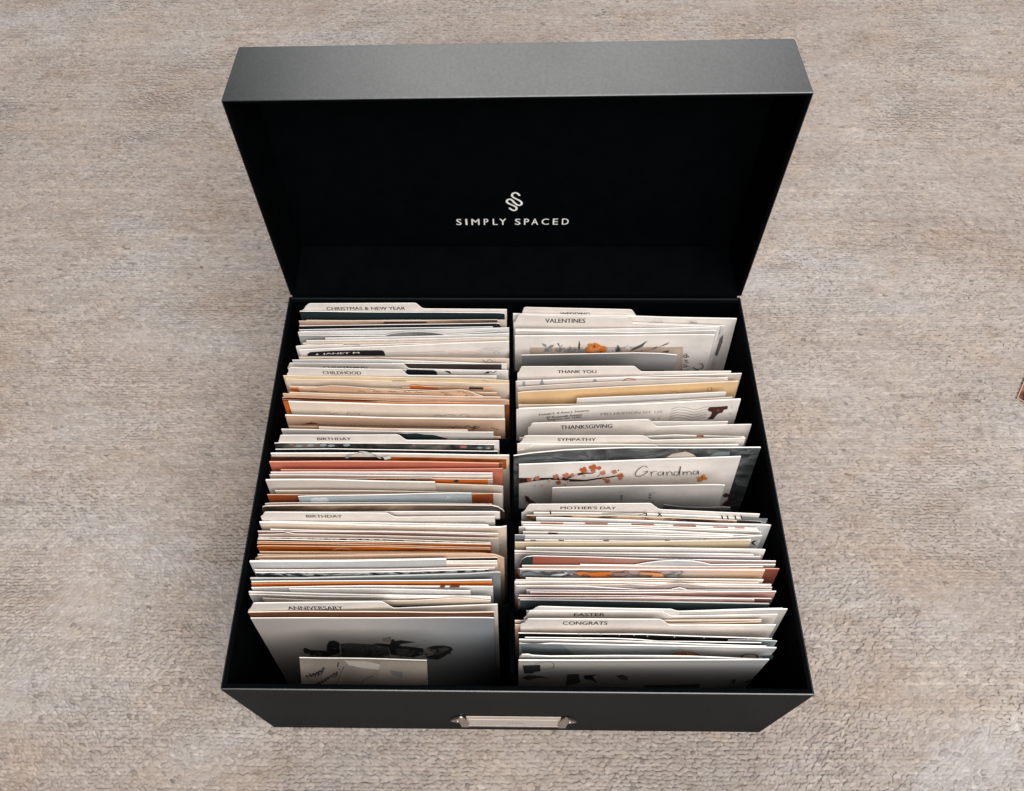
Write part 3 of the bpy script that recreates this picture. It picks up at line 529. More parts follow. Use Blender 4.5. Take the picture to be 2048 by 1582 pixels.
{"n":"envelope","l":"salmon pink envelope, the lower one in front","c":"envelope","A":[-166.08,126.1,166.0],"B":[-8.63,127.45,166.0],"yb":[106.1,107.45],"p":[[-0.0,0.0],[73.74,-0.62],[157.46,-0.17]],"f":"salmon","e":"salmonlight","t":0.5},
{"n":"greeting_card","l":"white card with a thin bright edge in front of the lower salmon envelope","c":"greeting card","A":[-173.01,124.54,166.0],"B":[-15.57,124.8,166.0],"yb":[104.54,104.8],"p":[[0.0,0.0],[80.89,-1.03],[157.43,-0.03]],"f":"white","e":"white","t":0.5},
{"n":"greeting_card","l":"white card with a pale peach face behind the orange strip","c":"greeting card","A":[-173.56,122.52,166.0],"B":[-16.28,122.79,166.0],"yb":[102.52,102.79],"p":[[-0.0,0.0],[81.64,-1.04],[157.28,-0.03]],"f":"whitepeach","e":"white","t":0.5},
{"n":"greeting_card","l":"card with a bright orange strip on its right half","c":"greeting card","A":[-172.58,120.17,166.0],"B":[-15.34,120.45,166.0],"yb":[100.17,100.45],"p":[[0.0,0.0],[69.03,-1.35],[113.81,-2.5],[115.56,-1.31],[157.24,-0.03]],"f":"orangestrip","e":"cream","t":0.5,"d":[["print","p","orange",[[69.11,-1.5],[153.79,-0.36],[153.57,11.03],[67.79,11.74]]],["print","p","darkteal",[[99.18,-1.13],[103.26,-0.76],[102.23,0.86],[99.52,0.48]]],["print","p","darkteal",[[129.13,1.45],[131.97,-0.99],[133.68,1.82],[131.32,3.86]]]]},
{"n":"envelope","l":"beige envelope sticking out to the right behind the pale grey one","c":"envelope","A":[-169.28,118.19,166.0],"B":[-8.14,116.84,166.0],"yb":[98.19,96.84],"p":[[0.0,0.0],[77.87,-1.24],[161.15,0.17]],"f":"beige","e":"cream","t":0.5},
{"n":"envelope","l":"broad blank greyish envelope in front of the orange strip card","c":"envelope","A":[-173.76,117.61,173.6],"B":[-55.33,116.88,173.6],"yb":[97.61,96.88],"p":[[0.0,0.0],[55.93,-0.27],[118.43,0.09]],"f":"greybeige","e":"white","t":0.8},
{"n":"greeting_card","l":"low greyish card tucked under the broad blank envelope","c":"greeting card","A":[-167.88,112.9,166.0],"B":[-8.57,111.75,166.0],"yb":[92.9,91.75],"p":[[0.0,0.0],[67.89,-1.2],[159.31,0.14]],"f":"greybeige","e":"cream","t":0.5},
{"n":"greeting_card","l":"thin peach card edge just above the rust brown card","c":"greeting card","A":[-160.18,110.14,167.2],"B":[-54.67,111.01,167.2],"yb":[90.14,91.01],"p":[[-0.0,0.0],[69.38,0.47],[105.51,-0.11]],"f":"peach","e":"peach","t":0.5},
{"n":"greeting_card","l":"rust brown card showing at both ends of the pale blue card","c":"greeting card","A":[-171.98,108.87,169.2],"B":[-14.99,110.5,169.2],"yb":[88.87,90.5],"p":[[-0.0,0.0],[72.52,0.03],[157.0,-0.2]],"f":"rust","e":"peach","t":0.5},
{"n":"greeting_card","l":"pale blue grey card with round pale spots and a small white squiggle","c":"greeting card","A":[-149.75,107.5,172.8],"B":[-29.94,110.14,172.8],"yb":[87.5,90.14],"p":[[0.0,0.0],[59.75,-0.06],[119.84,-0.31]],"f":"paleblue","e":"white","t":0.5,"d":[["print","p","palespot",[[7.25,11.29],[8.57,5.09],[11.2,2.31],[13.87,2.42],[15.45,5.37],[15.34,11.61]]],["print","p","palespot",[[12.33,10.45],[14.12,3.87],[16.74,1.09],[19.3,2.02],[20.48,5.37],[20.15,10.76]]],["print","c","white",0.45,[[101.15,9.04],[103.23,7.05],[105.84,8.81],[108.99,8.94],[108.63,11.0]]],["print","c","white",0.45,[[102.87,3.32],[103.23,7.05],[104.71,4.22]]]]},
{"n":"greeting_card","l":"thin white card right in front of the pale blue card","c":"greeting card","A":[-173.66,104.88,166.0],"B":[-15.7,105.07,166.0],"yb":[84.88,85.07],"p":[[0.0,-0.0],[83.47,-1.7],[157.96,-0.02]],"f":"white","e":"white","t":0.5},
{"n":"photo_card","l":"cream photo card with rounded top corners and a dark blurred picture","c":"photo card","A":[-174.77,101.65,166.0],"B":[-7.37,100.79,166.0],"yb":[81.65,80.79],"p":[[-0.0,0.0],[1.1,-3.32],[3.9,-5.04],[22.91,-6.35],[85.46,-7.57],[159.09,-9.08],[163.48,-6.76],[166.27,-2.74],[167.4,0.11]],"f":"sepiaphoto","e":"cream","t":0.8},
{"n":"greeting_card","l":"white card whose right end shows behind the lower BIRTHDAY tab","c":"greeting card","A":[-169.92,98.9,168.0],"B":[-10.28,99.93,168.0],"yb":[78.9,79.93],"p":[[0.0,0.0],[80.33,-0.27],[159.65,-0.12]],"f":"white","e":"white","t":0.5},
{"n":"partition","l":"partition","c":"","A":[-175.2,97.01,166.0],"B":[-3.8,97.95,166.0],"yb":[77.01,77.95],"p":[[0,7.0],[171.4,6.88]],"f":"lining","e":"lining","t":0.9},
{"n":"tab_divider","l":"lower cream tabbed divider reading BIRTHDAY with plain cards in front","c":"card divider","A":[-173.99,94.89,168.0],"B":[-13.62,96.9,168.0],"yb":[74.89,76.9],"p":[[0.51,-2.96],[0.94,-3.37],[2.01,-4.7],[3.3,-7.83],[4.34,-9.55],[5.93,-9.87],[21.59,-9.28],[37.27,-8.69],[52.95,-8.09],[68.65,-7.5],[84.36,-6.9],[86.54,-6.68],[87.66,-5.82],[89.44,-3.52],[91.24,-1.21],[92.36,-0.34],[94.74,-0.14],[160.38,-0.24]],"f":"divider","e":"white","t":0.5,"g":"tabbed card dividers","d":[["lettering","t","ink","BIRTHDAY",[31.53,-1.21],[56.12,-0.79],4.14]]},
{"n":"greeting_card","l":"low white card right in front of the lower BIRTHDAY divider","c":"greeting card","A":[-168.9,93.72,166.0],"B":[-17.85,92.37,166.0],"yb":[73.72,72.37],"p":[[0.0,-0.0],[79.68,0.35],[151.06,0.17]],"f":"white","e":"white","t":0.5},
{"n":"envelope","l":"wide cream envelope with a curled right corner","c":"envelope","A":[-174.76,93.01,166.8],"B":[-5.66,91.45,166.8],"yb":[73.01,71.45],"p":[[-0.0,-0.0],[41.38,-0.33],[85.61,1.32],[129.87,2.13],[165.22,2.02],[169.11,0.19]],"f":"cream","e":"white","t":0.8},
{"n":"greeting_card","l":"pale card in front of the wide cream envelope","c":"greeting card","A":[-166.68,88.87,166.0],"B":[-11.1,86.96,166.0],"yb":[68.87,66.96],"p":[[0.0,0.0],[78.04,-0.72],[155.59,0.24]],"f":"whitepeach","e":"white","t":0.5},
{"n":"greeting_card","l":"mauve brown card with a pink edge in the lower BIRTHDAY pack","c":"greeting card","A":[-174.91,87.79,166.4],"B":[-17.4,86.21,166.4],"yb":[67.79,66.21],"p":[[0.0,-0.0],[77.66,-1.53],[157.52,0.19]],"f":"mauve","e":"pinkwhite","t":0.5},
{"n":"greeting_card","l":"warm grey card with a curved left shoulder in the lower BIRTHDAY pack","c":"greeting card","A":[-174.17,85.41,166.0],"B":[-11.26,84.34,166.0],"yb":[65.41,64.34],"p":[[0.0,0.0],[16.82,-1.82],[20.38,-4.87],[24.36,-2.06],[85.89,-1.55],[162.92,0.13]],"f":"warmgrey","e":"cream","t":0.5},
{"n":"greeting_card","l":"card with a black and cream lace pattern along its top","c":"greeting card","A":[-174.08,84.02,166.0],"B":[-16.3,82.02,166.0],"yb":[64.02,62.02],"p":[[-0.0,-0.0],[77.23,-1.69],[157.8,0.25]],"f":"lacedark","e":"cream","t":0.5},
{"n":"greeting_card","l":"thin dark card in front of the lace patterned card","c":"greeting card","A":[-174.17,82.63,166.0],"B":[-16.46,80.95,166.0],"yb":[62.63,60.95],"p":[[0.0,0.0],[47.52,-0.83],[86.2,-1.7],[157.72,0.21]],"f":"darkteal","e":"white","t":0.5},
{"n":"greeting_card","l":"first of three orange brown cards, nearest the lace pattern","c":"greeting card","A":[-174.1,81.77,166.4],"B":[-16.01,80.25,166.4],"yb":[61.77,60.25],"p":[[-0.0,0.0],[59.84,-0.37],[158.1,0.19]],"f":"orangephoto","e":"peach","t":0.5},
{"n":"greeting_card","l":"second of three orange brown cards, the thin middle one","c":"greeting card","A":[-174.11,80.48,166.0],"B":[-16.44,79.12,166.0],"yb":[60.48,59.12],"p":[[-0.0,0.0],[77.47,-0.49],[157.68,0.17]],"f":"rustphoto","e":"peach","t":0.5},
{"n":"greeting_card","l":"third of three orange brown cards, with a small pale arc","c":"greeting card","A":[-173.99,78.96,166.0],"B":[-16.42,77.91,166.0],"yb":[58.96,57.91],"p":[[0.0,-0.0],[77.58,-1.38],[157.57,0.13]],"f":"orangephoto","e":"peach","t":0.5,"d":[["print","c","peach",0.8,[[50.44,5.5],[54.51,2.34],[59.03,1.11],[63.39,2.89]]]]},
{"n":"greeting_card","l":"thin peach card in front of the three orange brown cards","c":"greeting card","A":[-171.4,75.48,166.0],"B":[-20.72,75.62,166.0],"yb":[55.48,55.62],"p":[[0.0,0.0],[83.91,-0.77],[150.67,-0.02]],"f":"tanpeach","e":"peach","t":0.5},
{"n":"greeting_card","l":"second thin peach card behind the tan rounded card","c":"greeting card","A":[-171.94,73.6,167.6],"B":[-19.81,74.96,167.6],"yb":[53.6,54.96],"p":[[-0.0,0.0],[76.03,-0.3],[152.14,-0.17]],"f":"peach","e":"cream","t":0.5},
{"n":"envelope","l":"tan envelope with rounded drooping corners behind the pale grey card","c":"envelope","A":[-173.83,71.84,166.0],"B":[-7.2,72.85,166.0],"yb":[51.84,52.85],"p":[[0.0,-0.0],[2.02,-2.59],[5.7,-3.88],[61.09,-4.35],[154.18,-6.96],[160.17,-6.12],[164.42,-2.7],[166.63,-0.12]],"f":"tanpeach","e":"peach","t":0.8},
{"n":"greeting_card","l":"cream edged card with a brown picture behind the short grey card","c":"greeting card","A":[-170.43,70.1,169.2],"B":[-11.81,72.1,169.2],"yb":[50.1,52.1],"p":[[-0.0,0.0],[83.6,0.17],[158.63,-0.24]],"f":"sepiaphoto","e":"cream","t":0.5},
{"n":"greeting_card","l":"white edged card, upper of two right of the short grey card","c":"greeting card","A":[-169.63,69.18,168.0],"B":[-11.82,70.73,168.0],"yb":[49.18,50.73],"p":[[0.0,-0.0],[82.84,-0.49],[157.82,-0.19]],"f":"white","e":"white","t":0.5},
{"n":"greeting_card","l":"white edged card, lower of two right of the short grey card","c":"greeting card","A":[-169.27,68.32,167.2],"B":[-11.65,69.72,167.2],"yb":[48.32,49.72],"p":[[-0.0,0.0],[82.48,-0.28],[157.63,-0.17]],"f":"whitepeach","e":"white","t":0.5},
{"n":"envelope","l":"short pale grey envelope with a bright white edge across the pack","c":"envelope","A":[-175.2,68.36,173.6],"B":[-45.45,70.49,173.6],"yb":[48.36,50.49],"p":[[0,0.0],[65.54,0.41],[129.77,-0.25]],"f":"coolgrey","e":"white","t":1.0},
{"n":"greeting_card","l":"pinkish white edged card in front of the short grey envelope","c":"greeting card","A":[-173.02,64.92,166.0],"B":[-13.29,67.27,166.0],"yb":[44.92,47.27],"p":[[-0.0,0.0],[72.74,0.19],[159.74,-0.29]],"f":"pinkwhite","e":"pinkwhite","t":0.5},
{"n":"greeting_card","l":"dark green card with a pale lace border along the top","c":"greeting card","A":[-171.96,63.06,166.0],"B":[-17.42,66.05,166.0],"yb":[43.06,46.05],"p":[[0.0,-0.0],[71.86,0.12],[154.57,-0.37]],"f":"lacegreen","e":"white","t":0.5},
{"n":"envelope","l":"grey green wavy envelope in front of the green lace card","c":"envelope","A":[-174.83,60.51,166.0],"B":[-9.72,64.58,166.0],"yb":[40.51,44.58],"p":[[0.0,-0.0],[35.28,2.36],[84.64,1.88],[143.86,0.41],[163.2,-1.61],[165.15,-0.5]],"f":"greygreen","e":"coolgrey","t":0.8},
{"n":"greeting_card","l":"white edged card right behind the plain orange card","c":"greeting card","A":[-173.61,58.34,166.0],"B":[-15.38,60.51,166.0],"yb":[38.38,40.51],"p":[[0.0,0.0],[74.03,0.52],[158.24,-0.27]],"f":"white","e":"white","t":0.5},
{"n":"greeting_card","l":"plain bright orange card in the pack behind ANNIVERSARY","c":"greeting card","A":[-173.54,57.0,166.0],"B":[-15.37,59.17,166.0],"yb":[37.15,39.18],"p":[[0.0,0.0],[74.16,0.02],[158.19,-0.27]],"f":"orange","e":"orangeedge","t":0.5},
{"n":"greeting_card","l":"white card with two brown tails at its right end","c":"greeting card","A":[-172.95,55.01,166.0],"B":[-14.56,56.68,166.0],"yb":[35.4,36.86],"p":[[0.0,-0.0],[74.0,-1.71],[158.4,-0.2]],"f":"whitegrey","e":"white","t":0.5,"d":[["print","p","brown",[[123.14,0.97],[124.28,-2.1],[127.68,-2.06],[126.04,1.52]]],["print","p","brown",[[129.68,1.05],[130.6,-2.03],[136.83,-1.96],[136.32,1.12]]]]},
{"n":"greeting_card","l":"short white card with an angled left end in front of the brown tails","c":"greeting card","A":[-147.76,54.43,168.0],"B":[-29.24,53.87,168.0],"yb":[34.92,34.45],"p":[[-0.0,0.0],[39.27,0.21],[78.3,-0.1],[118.53,0.07]],"f":"whitegrey","e":"white","t":0.5},
{"n":"greeting_card","l":"first of the low white edges behind the ANNIVERSARY divider","c":"greeting card","A":[-174.25,52.68,166.0],"B":[-16.04,51.07,166.0],"yb":[33.5,32.27],"p":[[-0.0,0.0],[65.78,0.27],[158.22,0.19]],"f":"white","e":"white","t":0.7},
{"n":"greeting_card","l":"second of the low white edges behind the ANNIVERSARY divider","c":"greeting card","A":[-173.6,51.36,166.0],"B":[-15.83,49.76,166.0],"yb":[32.48,31.31],"p":[[0.0,0.0],[65.28,0.29],[157.77,0.18]],"f":"greycream","e":"white","t":0.5},
{"n":"greeting_card","l":"cream card curling up at the right behind the black partition","c":"greeting card","A":[-164.6,49.28,166.0],"B":[-16.01,48.62,166.0],"yb":[30.97,30.51],"p":[[-0.0,0.0],[36.8,1.92],[95.21,1.99],[120.65,-2.14],[128.42,-3.49],[148.59,0.07]],"f":"cream","e":"cream","t":0.5},
{"n":"partition","l":"partition","c":"","A":[-173.59,45.91,168.8],"B":[-3.8,48.16,168.8],"yb":[28.7,30.19],"p":[[0.0,7.0],[104.52,9.2],[169.8,6.76]],"f":"lining","e":"lining","t":0.9},
{"n":"tab_divider","l":"cream tabbed divider reading ANNIVERSARY near the box front","c":"card divider","A":[-172.03,40.53,166.0],"B":[-11.46,46.7,166.0],"yb":[25.48,29.21],"p":[[1.41,-7.57],[1.89,-8.08],[3.37,-10.72],[5.29,-16.5],[6.72,-19.65],[8.45,-20.12],[23.6,-18.84],[38.79,-17.56],[54.04,-16.28],[69.34,-14.99],[84.69,-13.69],[87.1,-13.1],[88.36,-11.41],[90.33,-7.0],[92.32,-2.54],[93.6,-0.81],[96.26,-0.37],[160.69,-0.62]],"f":"divider","e":"white","t":0.5,"g":"tabbed card dividers","d":[["lettering","t","ink","ANNIVERSARY",[26.54,-6.01],[61.36,-2.25],6.34]]},
{"n":"greeting_card","l":"brown card showing as a band above the dusky photo","c":"greeting card","A":[-171.04,40.27,172.4],"B":[-13.7,41.64,172.4],"yb":[25.34,26.11],"p":[[0.0,-0.0],[74.44,-1.26],[157.34,-0.12]],"f":"brownband","e":"cream","t":0.6},
{"n":"photo_card","l":"large photo card of a lying figure against pale sky at the front left","c":"photo card","A":[-170.24,38.32,166.0],"B":[-13.79,39.62,166.0],"yb":[24.27,24.97],"p":[[0.0,-0.0],[73.03,-0.53],[156.45,-0.12]],"f":"duskphoto","e":"white","t":0.5,"d":[["picture","p","figuredark",[[23.64,67.33],[25.84,62.87],[28.59,68.73],[39.74,70.16],[41.58,57.83],[44.14,48.45],[47.92,46.48],[50.78,51.81],[48.21,75.08],[38.91,84.24],[32.93,82.08],[23.32,76.38]]],["picture","p","figuregrey",[[50.76,54.5],[57.28,52.51],[73.21,55.26],[83.12,58.0],[82.81,78.73],[73.98,89.39],[49.37,84.28]]],["picture","p","figuredark",[[72.71,55.26],[76.49,52.93],[84.88,55.31],[86.83,44.67],[88.45,43.36],[89.06,47.98],[93.25,46.02],[102.97,50.7],[92.55,54.67],[90.75,58.03],[100.17,61.47],[107.09,64.91],[106.18,78.82],[98.39,85.89],[83.33,78.73],[83.32,61.4]]],["picture","p","figurepale",[[80.82,41.37],[87.11,38.14],[86.64,47.97],[82.84,49.95],[80.56,47.29]]],["picture","p","figuregrey",[[88.14,64.84],[96.74,66.24],[100.2,75.28],[95.25,85.88],[87.48,78.75]]],["picture","p","figurepale",[[106.91,67.66],[111.29,63.22],[115.28,64.95],[115.72,75.34],[110.2,80.95],[106.81,77.06]]],["picture","p","figuredark",[[109.22,63.55],[114.65,58.13],[121.8,57.49],[126.21,60.89],[127.48,66.71],[124.51,75.38],[120.49,83.12],[115.89,90.99],[109.68,89.52],[106.87,84.14],[113.44,78.85],[116.11,68.39]]],["picture","p","figuregrey",[[117.42,63.24],[121.63,60.88],[124.97,65.67],[121.07,71.87],[117.27,75.35]]],["picture","p","figurepale",[[70.01,65.17],[72.18,64.65],[74.2,65.58],[72.05,65.91]]],["picture","p","figuremid",[[117.12,69.89],[119.07,67.35],[120.78,69.21],[119.34,71.32]]],["picture","p","figuremid",[[39.51,70.54],[41.12,69.41],[42.2,72.29],[41.06,74.13]]],["picture","p","figuremid",[[111.77,70.62],[114.08,69.0],[116.25,69.8],[113.66,71.01]]],["picture","p","figuredark",[[49.79,71.6],[52.06,69.56],[54.11,69.33],[51.88,71.55]]],["picture","p","figuredark",[[73.61,73.46],[74.43,70.74],[74.99,70.79],[74.69,73.6]]],["picture","p","figuredark",[[42.43,73.81],[44.72,72.93],[46.76,74.03],[44.75,74.69]]],["picture","p","figuredark",[[44.89,66.96],[45.73,65.44],[46.37,65.44],[46.23,67.39]]],["picture","p","figuremid",[[95.3,72.62],[97.3,69.75],[98.91,72.19],[96.6,74.2]]],["picture","p","figuremid",[[110.99,68.7],[112.4,66.09],[113.6,67.14],[112.17,70.71]]],["picture","p","figurepale",[[92.97,58.67],[93.71,57.8],[94.34,58.26],[93.35,60.29]]],["picture","p","figuremid",[[118.56,61.15],[120.48,60.31],[122.3,61.45],[120.2,62.93]]],["picture","p","figuredark",[[68.57,65.05],[70.2,65.55],[71.71,67.14],[70.61,67.17]]],["picture","p","figuredark",[[73.28,69.58],[75.2,68.71],[76.99,69.06],[75.76,70.89]]],["picture","p","figuremid",[[65.32,59.93],[66.76,57.59],[67.64,60.44],[65.99,61.25]]],["picture","p","figuremid",[[116.85,76.77],[119.01,74.29],[120.96,75.72],[118.49,76.54]]],["picture","p","figuremid",[[29.02,75.09],[30.95,73.25],[32.27,75.66],[30.18,78.17]]],["picture","p","figuredark",[[119.49,71.4],[121.39,71.44],[123.24,72.49],[121.73,73.8]]],["picture","p","figurepale",[[101.66,59.43],[102.69,56.49],[103.37,58.39],[102.13,60.32]]],["picture","p","figuredark",[[26.93,82.01],[28.45,82.01],[29.71,83.81],[28.83,83.96]]],["picture","p","figurepale",[[45.02,62.75],[46.63,62.03],[47.9,64.03],[46.68,63.57]]],["picture","p","figuregrey",[[118.93,68.44],[119.64,65.86],[120.07,68.39],[119.63,70.8]]],["picture","p","figuremid",[[114.42,75.48],[116.04,73.67],[117.56,73.77],[116.36,76.07]]],["picture","p","figuredark",[[69.12,71.38],[70.78,69.08],[72.16,69.59],[70.3,72.71]]],["picture","p","figuremid",[[71.06,55.99],[72.64,55.74],[74.02,57.52],[72.68,58.77]]],["picture","p","figuremid",[[91.29,77.17],[92.52,77.72],[93.68,79.2],[92.09,79.25]]],["picture","p","figuredark",[[26.98,69.43],[28.59,67.95],[29.6,70.68],[27.63,71.84]]],["picture","p","figuregrey",[[119.47,62.73],[121.23,59.43],[122.76,60.76],[121.01,64.24]]],["picture","p","figuredark",[[47.6,69.51],[48.48,69.86],[49.25,71.1],[47.96,71.53]]],["picture","p","figuremid",[[35.29,68.78],[36.04,67.35],[36.31,69.52],[35.43,70.94]]],["picture","p","figuredark",[[50.02,66.93],[51.78,63.3],[52.81,65.72],[51.31,68.04]]],["picture","p","figuremid",[[113.96,67.08],[115.44,65.5],[116.74,67.21],[115.06,67.91]]],["picture","p","figuredark",[[25.68,78.09],[28.39,75.64],[30.38,78.23],[28.78,78.44]]],["picture","p","figuremid",[[32.57,77.82],[33.76,77.22],[34.7,78.51],[34.14,79.43]]],["picture","p","figurepale",[[113.77,64.89],[114.92,63.54],[115.92,64.7],[114.74,66.5]]],["picture","p","figuredark",[[29.89,74.4],[30.63,74.04],[31.06,75.87],[30.69,76.51]]],["picture","p","figuregrey",[[38.09,67.45],[39.56,66.5],[40.65,68.37],[39.09,70.01]]],["picture","p","figuremid",[[25.32,72.45],[27.19,70.21],[28.39,72.56],[26.96,73.23]]],["picture","p","figuremid",[[69.8,79.49],[70.68,79.73],[71.58,79.8],[70.25,81.86]]],["picture","p","figuregrey",[[32.44,73.09],[34.8,70.91],[36.47,73.66],[34.77,75.92]]],["picture","p","figurepale",[[76.5,57.87],[77.51,56.46],[78.14,59.05],[77.73,61.03]]],["picture","p","figuredark",[[81.14,78.14],[81.8,76.84],[82.15,78.84],[81.97,80.71]]],["picture","p","figuregrey",[[66.95,70.57],[68.21,68.48],[69.16,69.33],[67.87,71.67]]],["picture","p","figurepale",[[99.23,66.45],[100.47,65.33],[101.53,66.64],[100.52,68.81]]],["picture","p","figurepale",[[77.18,76.06],[78.57,75.82],[79.83,76.88],[78.56,78.38]]],["picture","p","figurepale",[[107.94,65.61],[109.62,63.62],[111.07,65.45],[110.01,64.89]]],["picture","p","figuremid",[[72.95,77.67],[74.37,76.0],[75.38,78.7],[74.86,79.04]]],["picture","p","figuregrey",[[31.39,78.83],[33.08,75.19],[34.07,76.63],[32.69,79.84]]],["picture","p","figuredark",[[116.86,59.25],[119.23,57.75],[121.46,58.92],[119.91,59.61]]],["picture","p","figuremid",[[90.34,64.8],[91.58,63.43],[92.67,64.09],[91.36,67.29]]],["picture","p","figuremid",[[103.78,54.1],[104.5,52.16],[104.98,53.64],[104.74,53.99]]],["picture","p","figurepale",[[102.57,70.7],[104.83,70.34],[106.99,71.35],[105.42,73.03]]],["picture","p","figurepale",[[64.72,64.85],[65.69,63.78],[66.16,67.25],[65.45,68.17]]],["picture","p","figuremid",[[48.27,76.3],[50.24,73.78],[51.44,77.61],[50.16,78.64]]],["picture","p","figuremid",[[90.59,54.38],[91.46,52.32],[92.06,53.47],[91.07,56.65]]],["picture","p","figuremid",[[46.68,72.83],[47.71,71.38],[48.28,73.59],[47.24,75.03]]],["picture","p","figuredark",[[115.2,64.95],[117.09,64.75],[118.95,65.1],[117.65,66.76]]],["picture","p","figuredark",[[68.46,65.91],[69.72,64.98],[70.7,66.78],[69.41,69.1]]],["picture","p","figuremid",[[41.07,72.37],[42.98,69.85],[44.43,70.85],[42.84,72.69]]],["picture","p","figuremid",[[114.08,69.94],[114.76,68.12],[115.23,69.98],[114.61,73.01]]],["picture","p","figuremid",[[123.09,57.99],[123.76,56.96],[124.33,57.86],[123.68,59.49]]],["picture","p","figuremid",[[122.62,70.24],[124.65,69.88],[126.63,70.4],[124.97,73.04]]],["picture","p","figuremid",[[57.66,63.64],[58.59,61.25],[58.98,63.6],[59.14,63.44]]],["picture","p","figuredark",[[41.45,71.5],[42.18,70.27],[42.57,71.71],[41.47,72.62]]],["picture","p","figuredark",[[67.26,73.18],[69.31,70.82],[70.83,73.57],[68.6,75.42]]],["picture","p","figuregrey",[[97.58,71.0],[99.77,70.61],[101.82,72.25],[100.21,72.61]]],["picture","p","figuredark",[[73.12,83.76],[74.84,81.21],[76.05,83.89],[74.57,85.81]]],["picture","p","figuremid",[[33.25,67.64],[34.65,66.75],[35.64,68.77],[34.39,70.91]]],["picture","p","figuredark",[[76.56,72.76],[78.54,70.92],[80.33,71.2],[78.18,74.19]]],["picture","p","figuremid",[[94.47,75.09],[95.38,71.91],[95.93,73.43],[94.6,76.81]]],["picture","p","figuremid",[[111.71,60.45],[113.27,58.91],[114.66,60.05],[113.47,62.96]]],["picture","p","figuredark",[[55.46,67.95],[57.55,65.68],[59.28,66.44],[57.72,68.15]]],["picture","p","figuregrey",[[114.22,70.29],[116.24,69.73],[118.14,71.26],[116.18,73.26]]],["picture","p","figuremid",[[105.73,65.29],[107.06,65.52],[108.33,66.73],[106.7,66.91]]],["picture","p","figuremid",[[28.2,82.07],[30.71,80.64],[32.94,81.15],[30.32,81.95]]],["picture","p","figuredark",[[107.55,72.81],[108.76,69.62],[109.56,72.98],[108.35,74.58]]],["picture","p","figuregrey",[[60.33,69.15],[62.89,66.98],[65.08,68.15],[63.23,71.01]]],["picture","p","figuredark",[[89.93,75.96],[91.37,75.26],[92.54,78.03],[91.64,78.05]]],["picture","p","figuremid",[[41.94,77.78],[42.78,77.31],[43.3,79.23],[42.44,80.49]]],["picture","p","figuremid",[[114.74,67.79],[115.91,67.15],[116.91,69.38],[115.48,69.21]]],["picture","p","figuregrey",[[32.72,69.27],[34.07,68.12],[35.07,69.58],[33.38,70.19]]],["picture","p","figuremid",[[68.71,71.27],[70.51,71.23],[72.09,73.32],[70.17,73.76]]],["picture","p","figuredark",[[40.01,73.25],[41.15,71.84],[42.11,71.86],[40.59,73.66]]],["picture","p","figuremid",[[115.54,64.66],[116.41,62.49],[117.05,64.36],[116.29,66.36]]],["picture","p","figuremid",[[52.25,68.3],[53.93,66.0],[55.32,66.0],[53.97,68.21]]],["picture","p","figuregrey",[[53.11,67.48],[54.09,65.41],[54.62,67.13],[54.08,67.5]]],["picture","p","figuredark",[[108.91,72.37],[109.85,70.44],[110.53,72.68],[109.52,72.96]]],["picture","p","figuredark",[[99.86,66.74],[101.89,63.82],[103.53,66.38],[101.27,67.75]]],["picture","p","figuregrey",[[96.29,71.49],[98.14,69.71],[99.66,72.2],[98.31,73.01]]],["picture","p","figuremid",[[75.32,76.21],[75.96,76.72],[76.49,78.45],[75.63,78.3]]],["picture","p","figuremid",[[80.91,67.44],[83.09,65.07],[84.97,66.05],[82.46,68.35]]],["picture","p","figuremid",[[60.76,73.45],[61.59,72.01],[62.02,74.11],[62.12,73.81]]],["picture","p","figuremid",[[80.61,71.52],[82.14,69.01],[83.36,69.95],[82.61,72.92]]],["picture","p","figuregrey",[[89.02,73.97],[90.67,72.99],[92.07,75.13],[90.57,75.98]]],["picture","p","figuremid",[[73.12,73.15],[74.51,72.64],[75.8,73.21],[73.94,75.67]]]]},
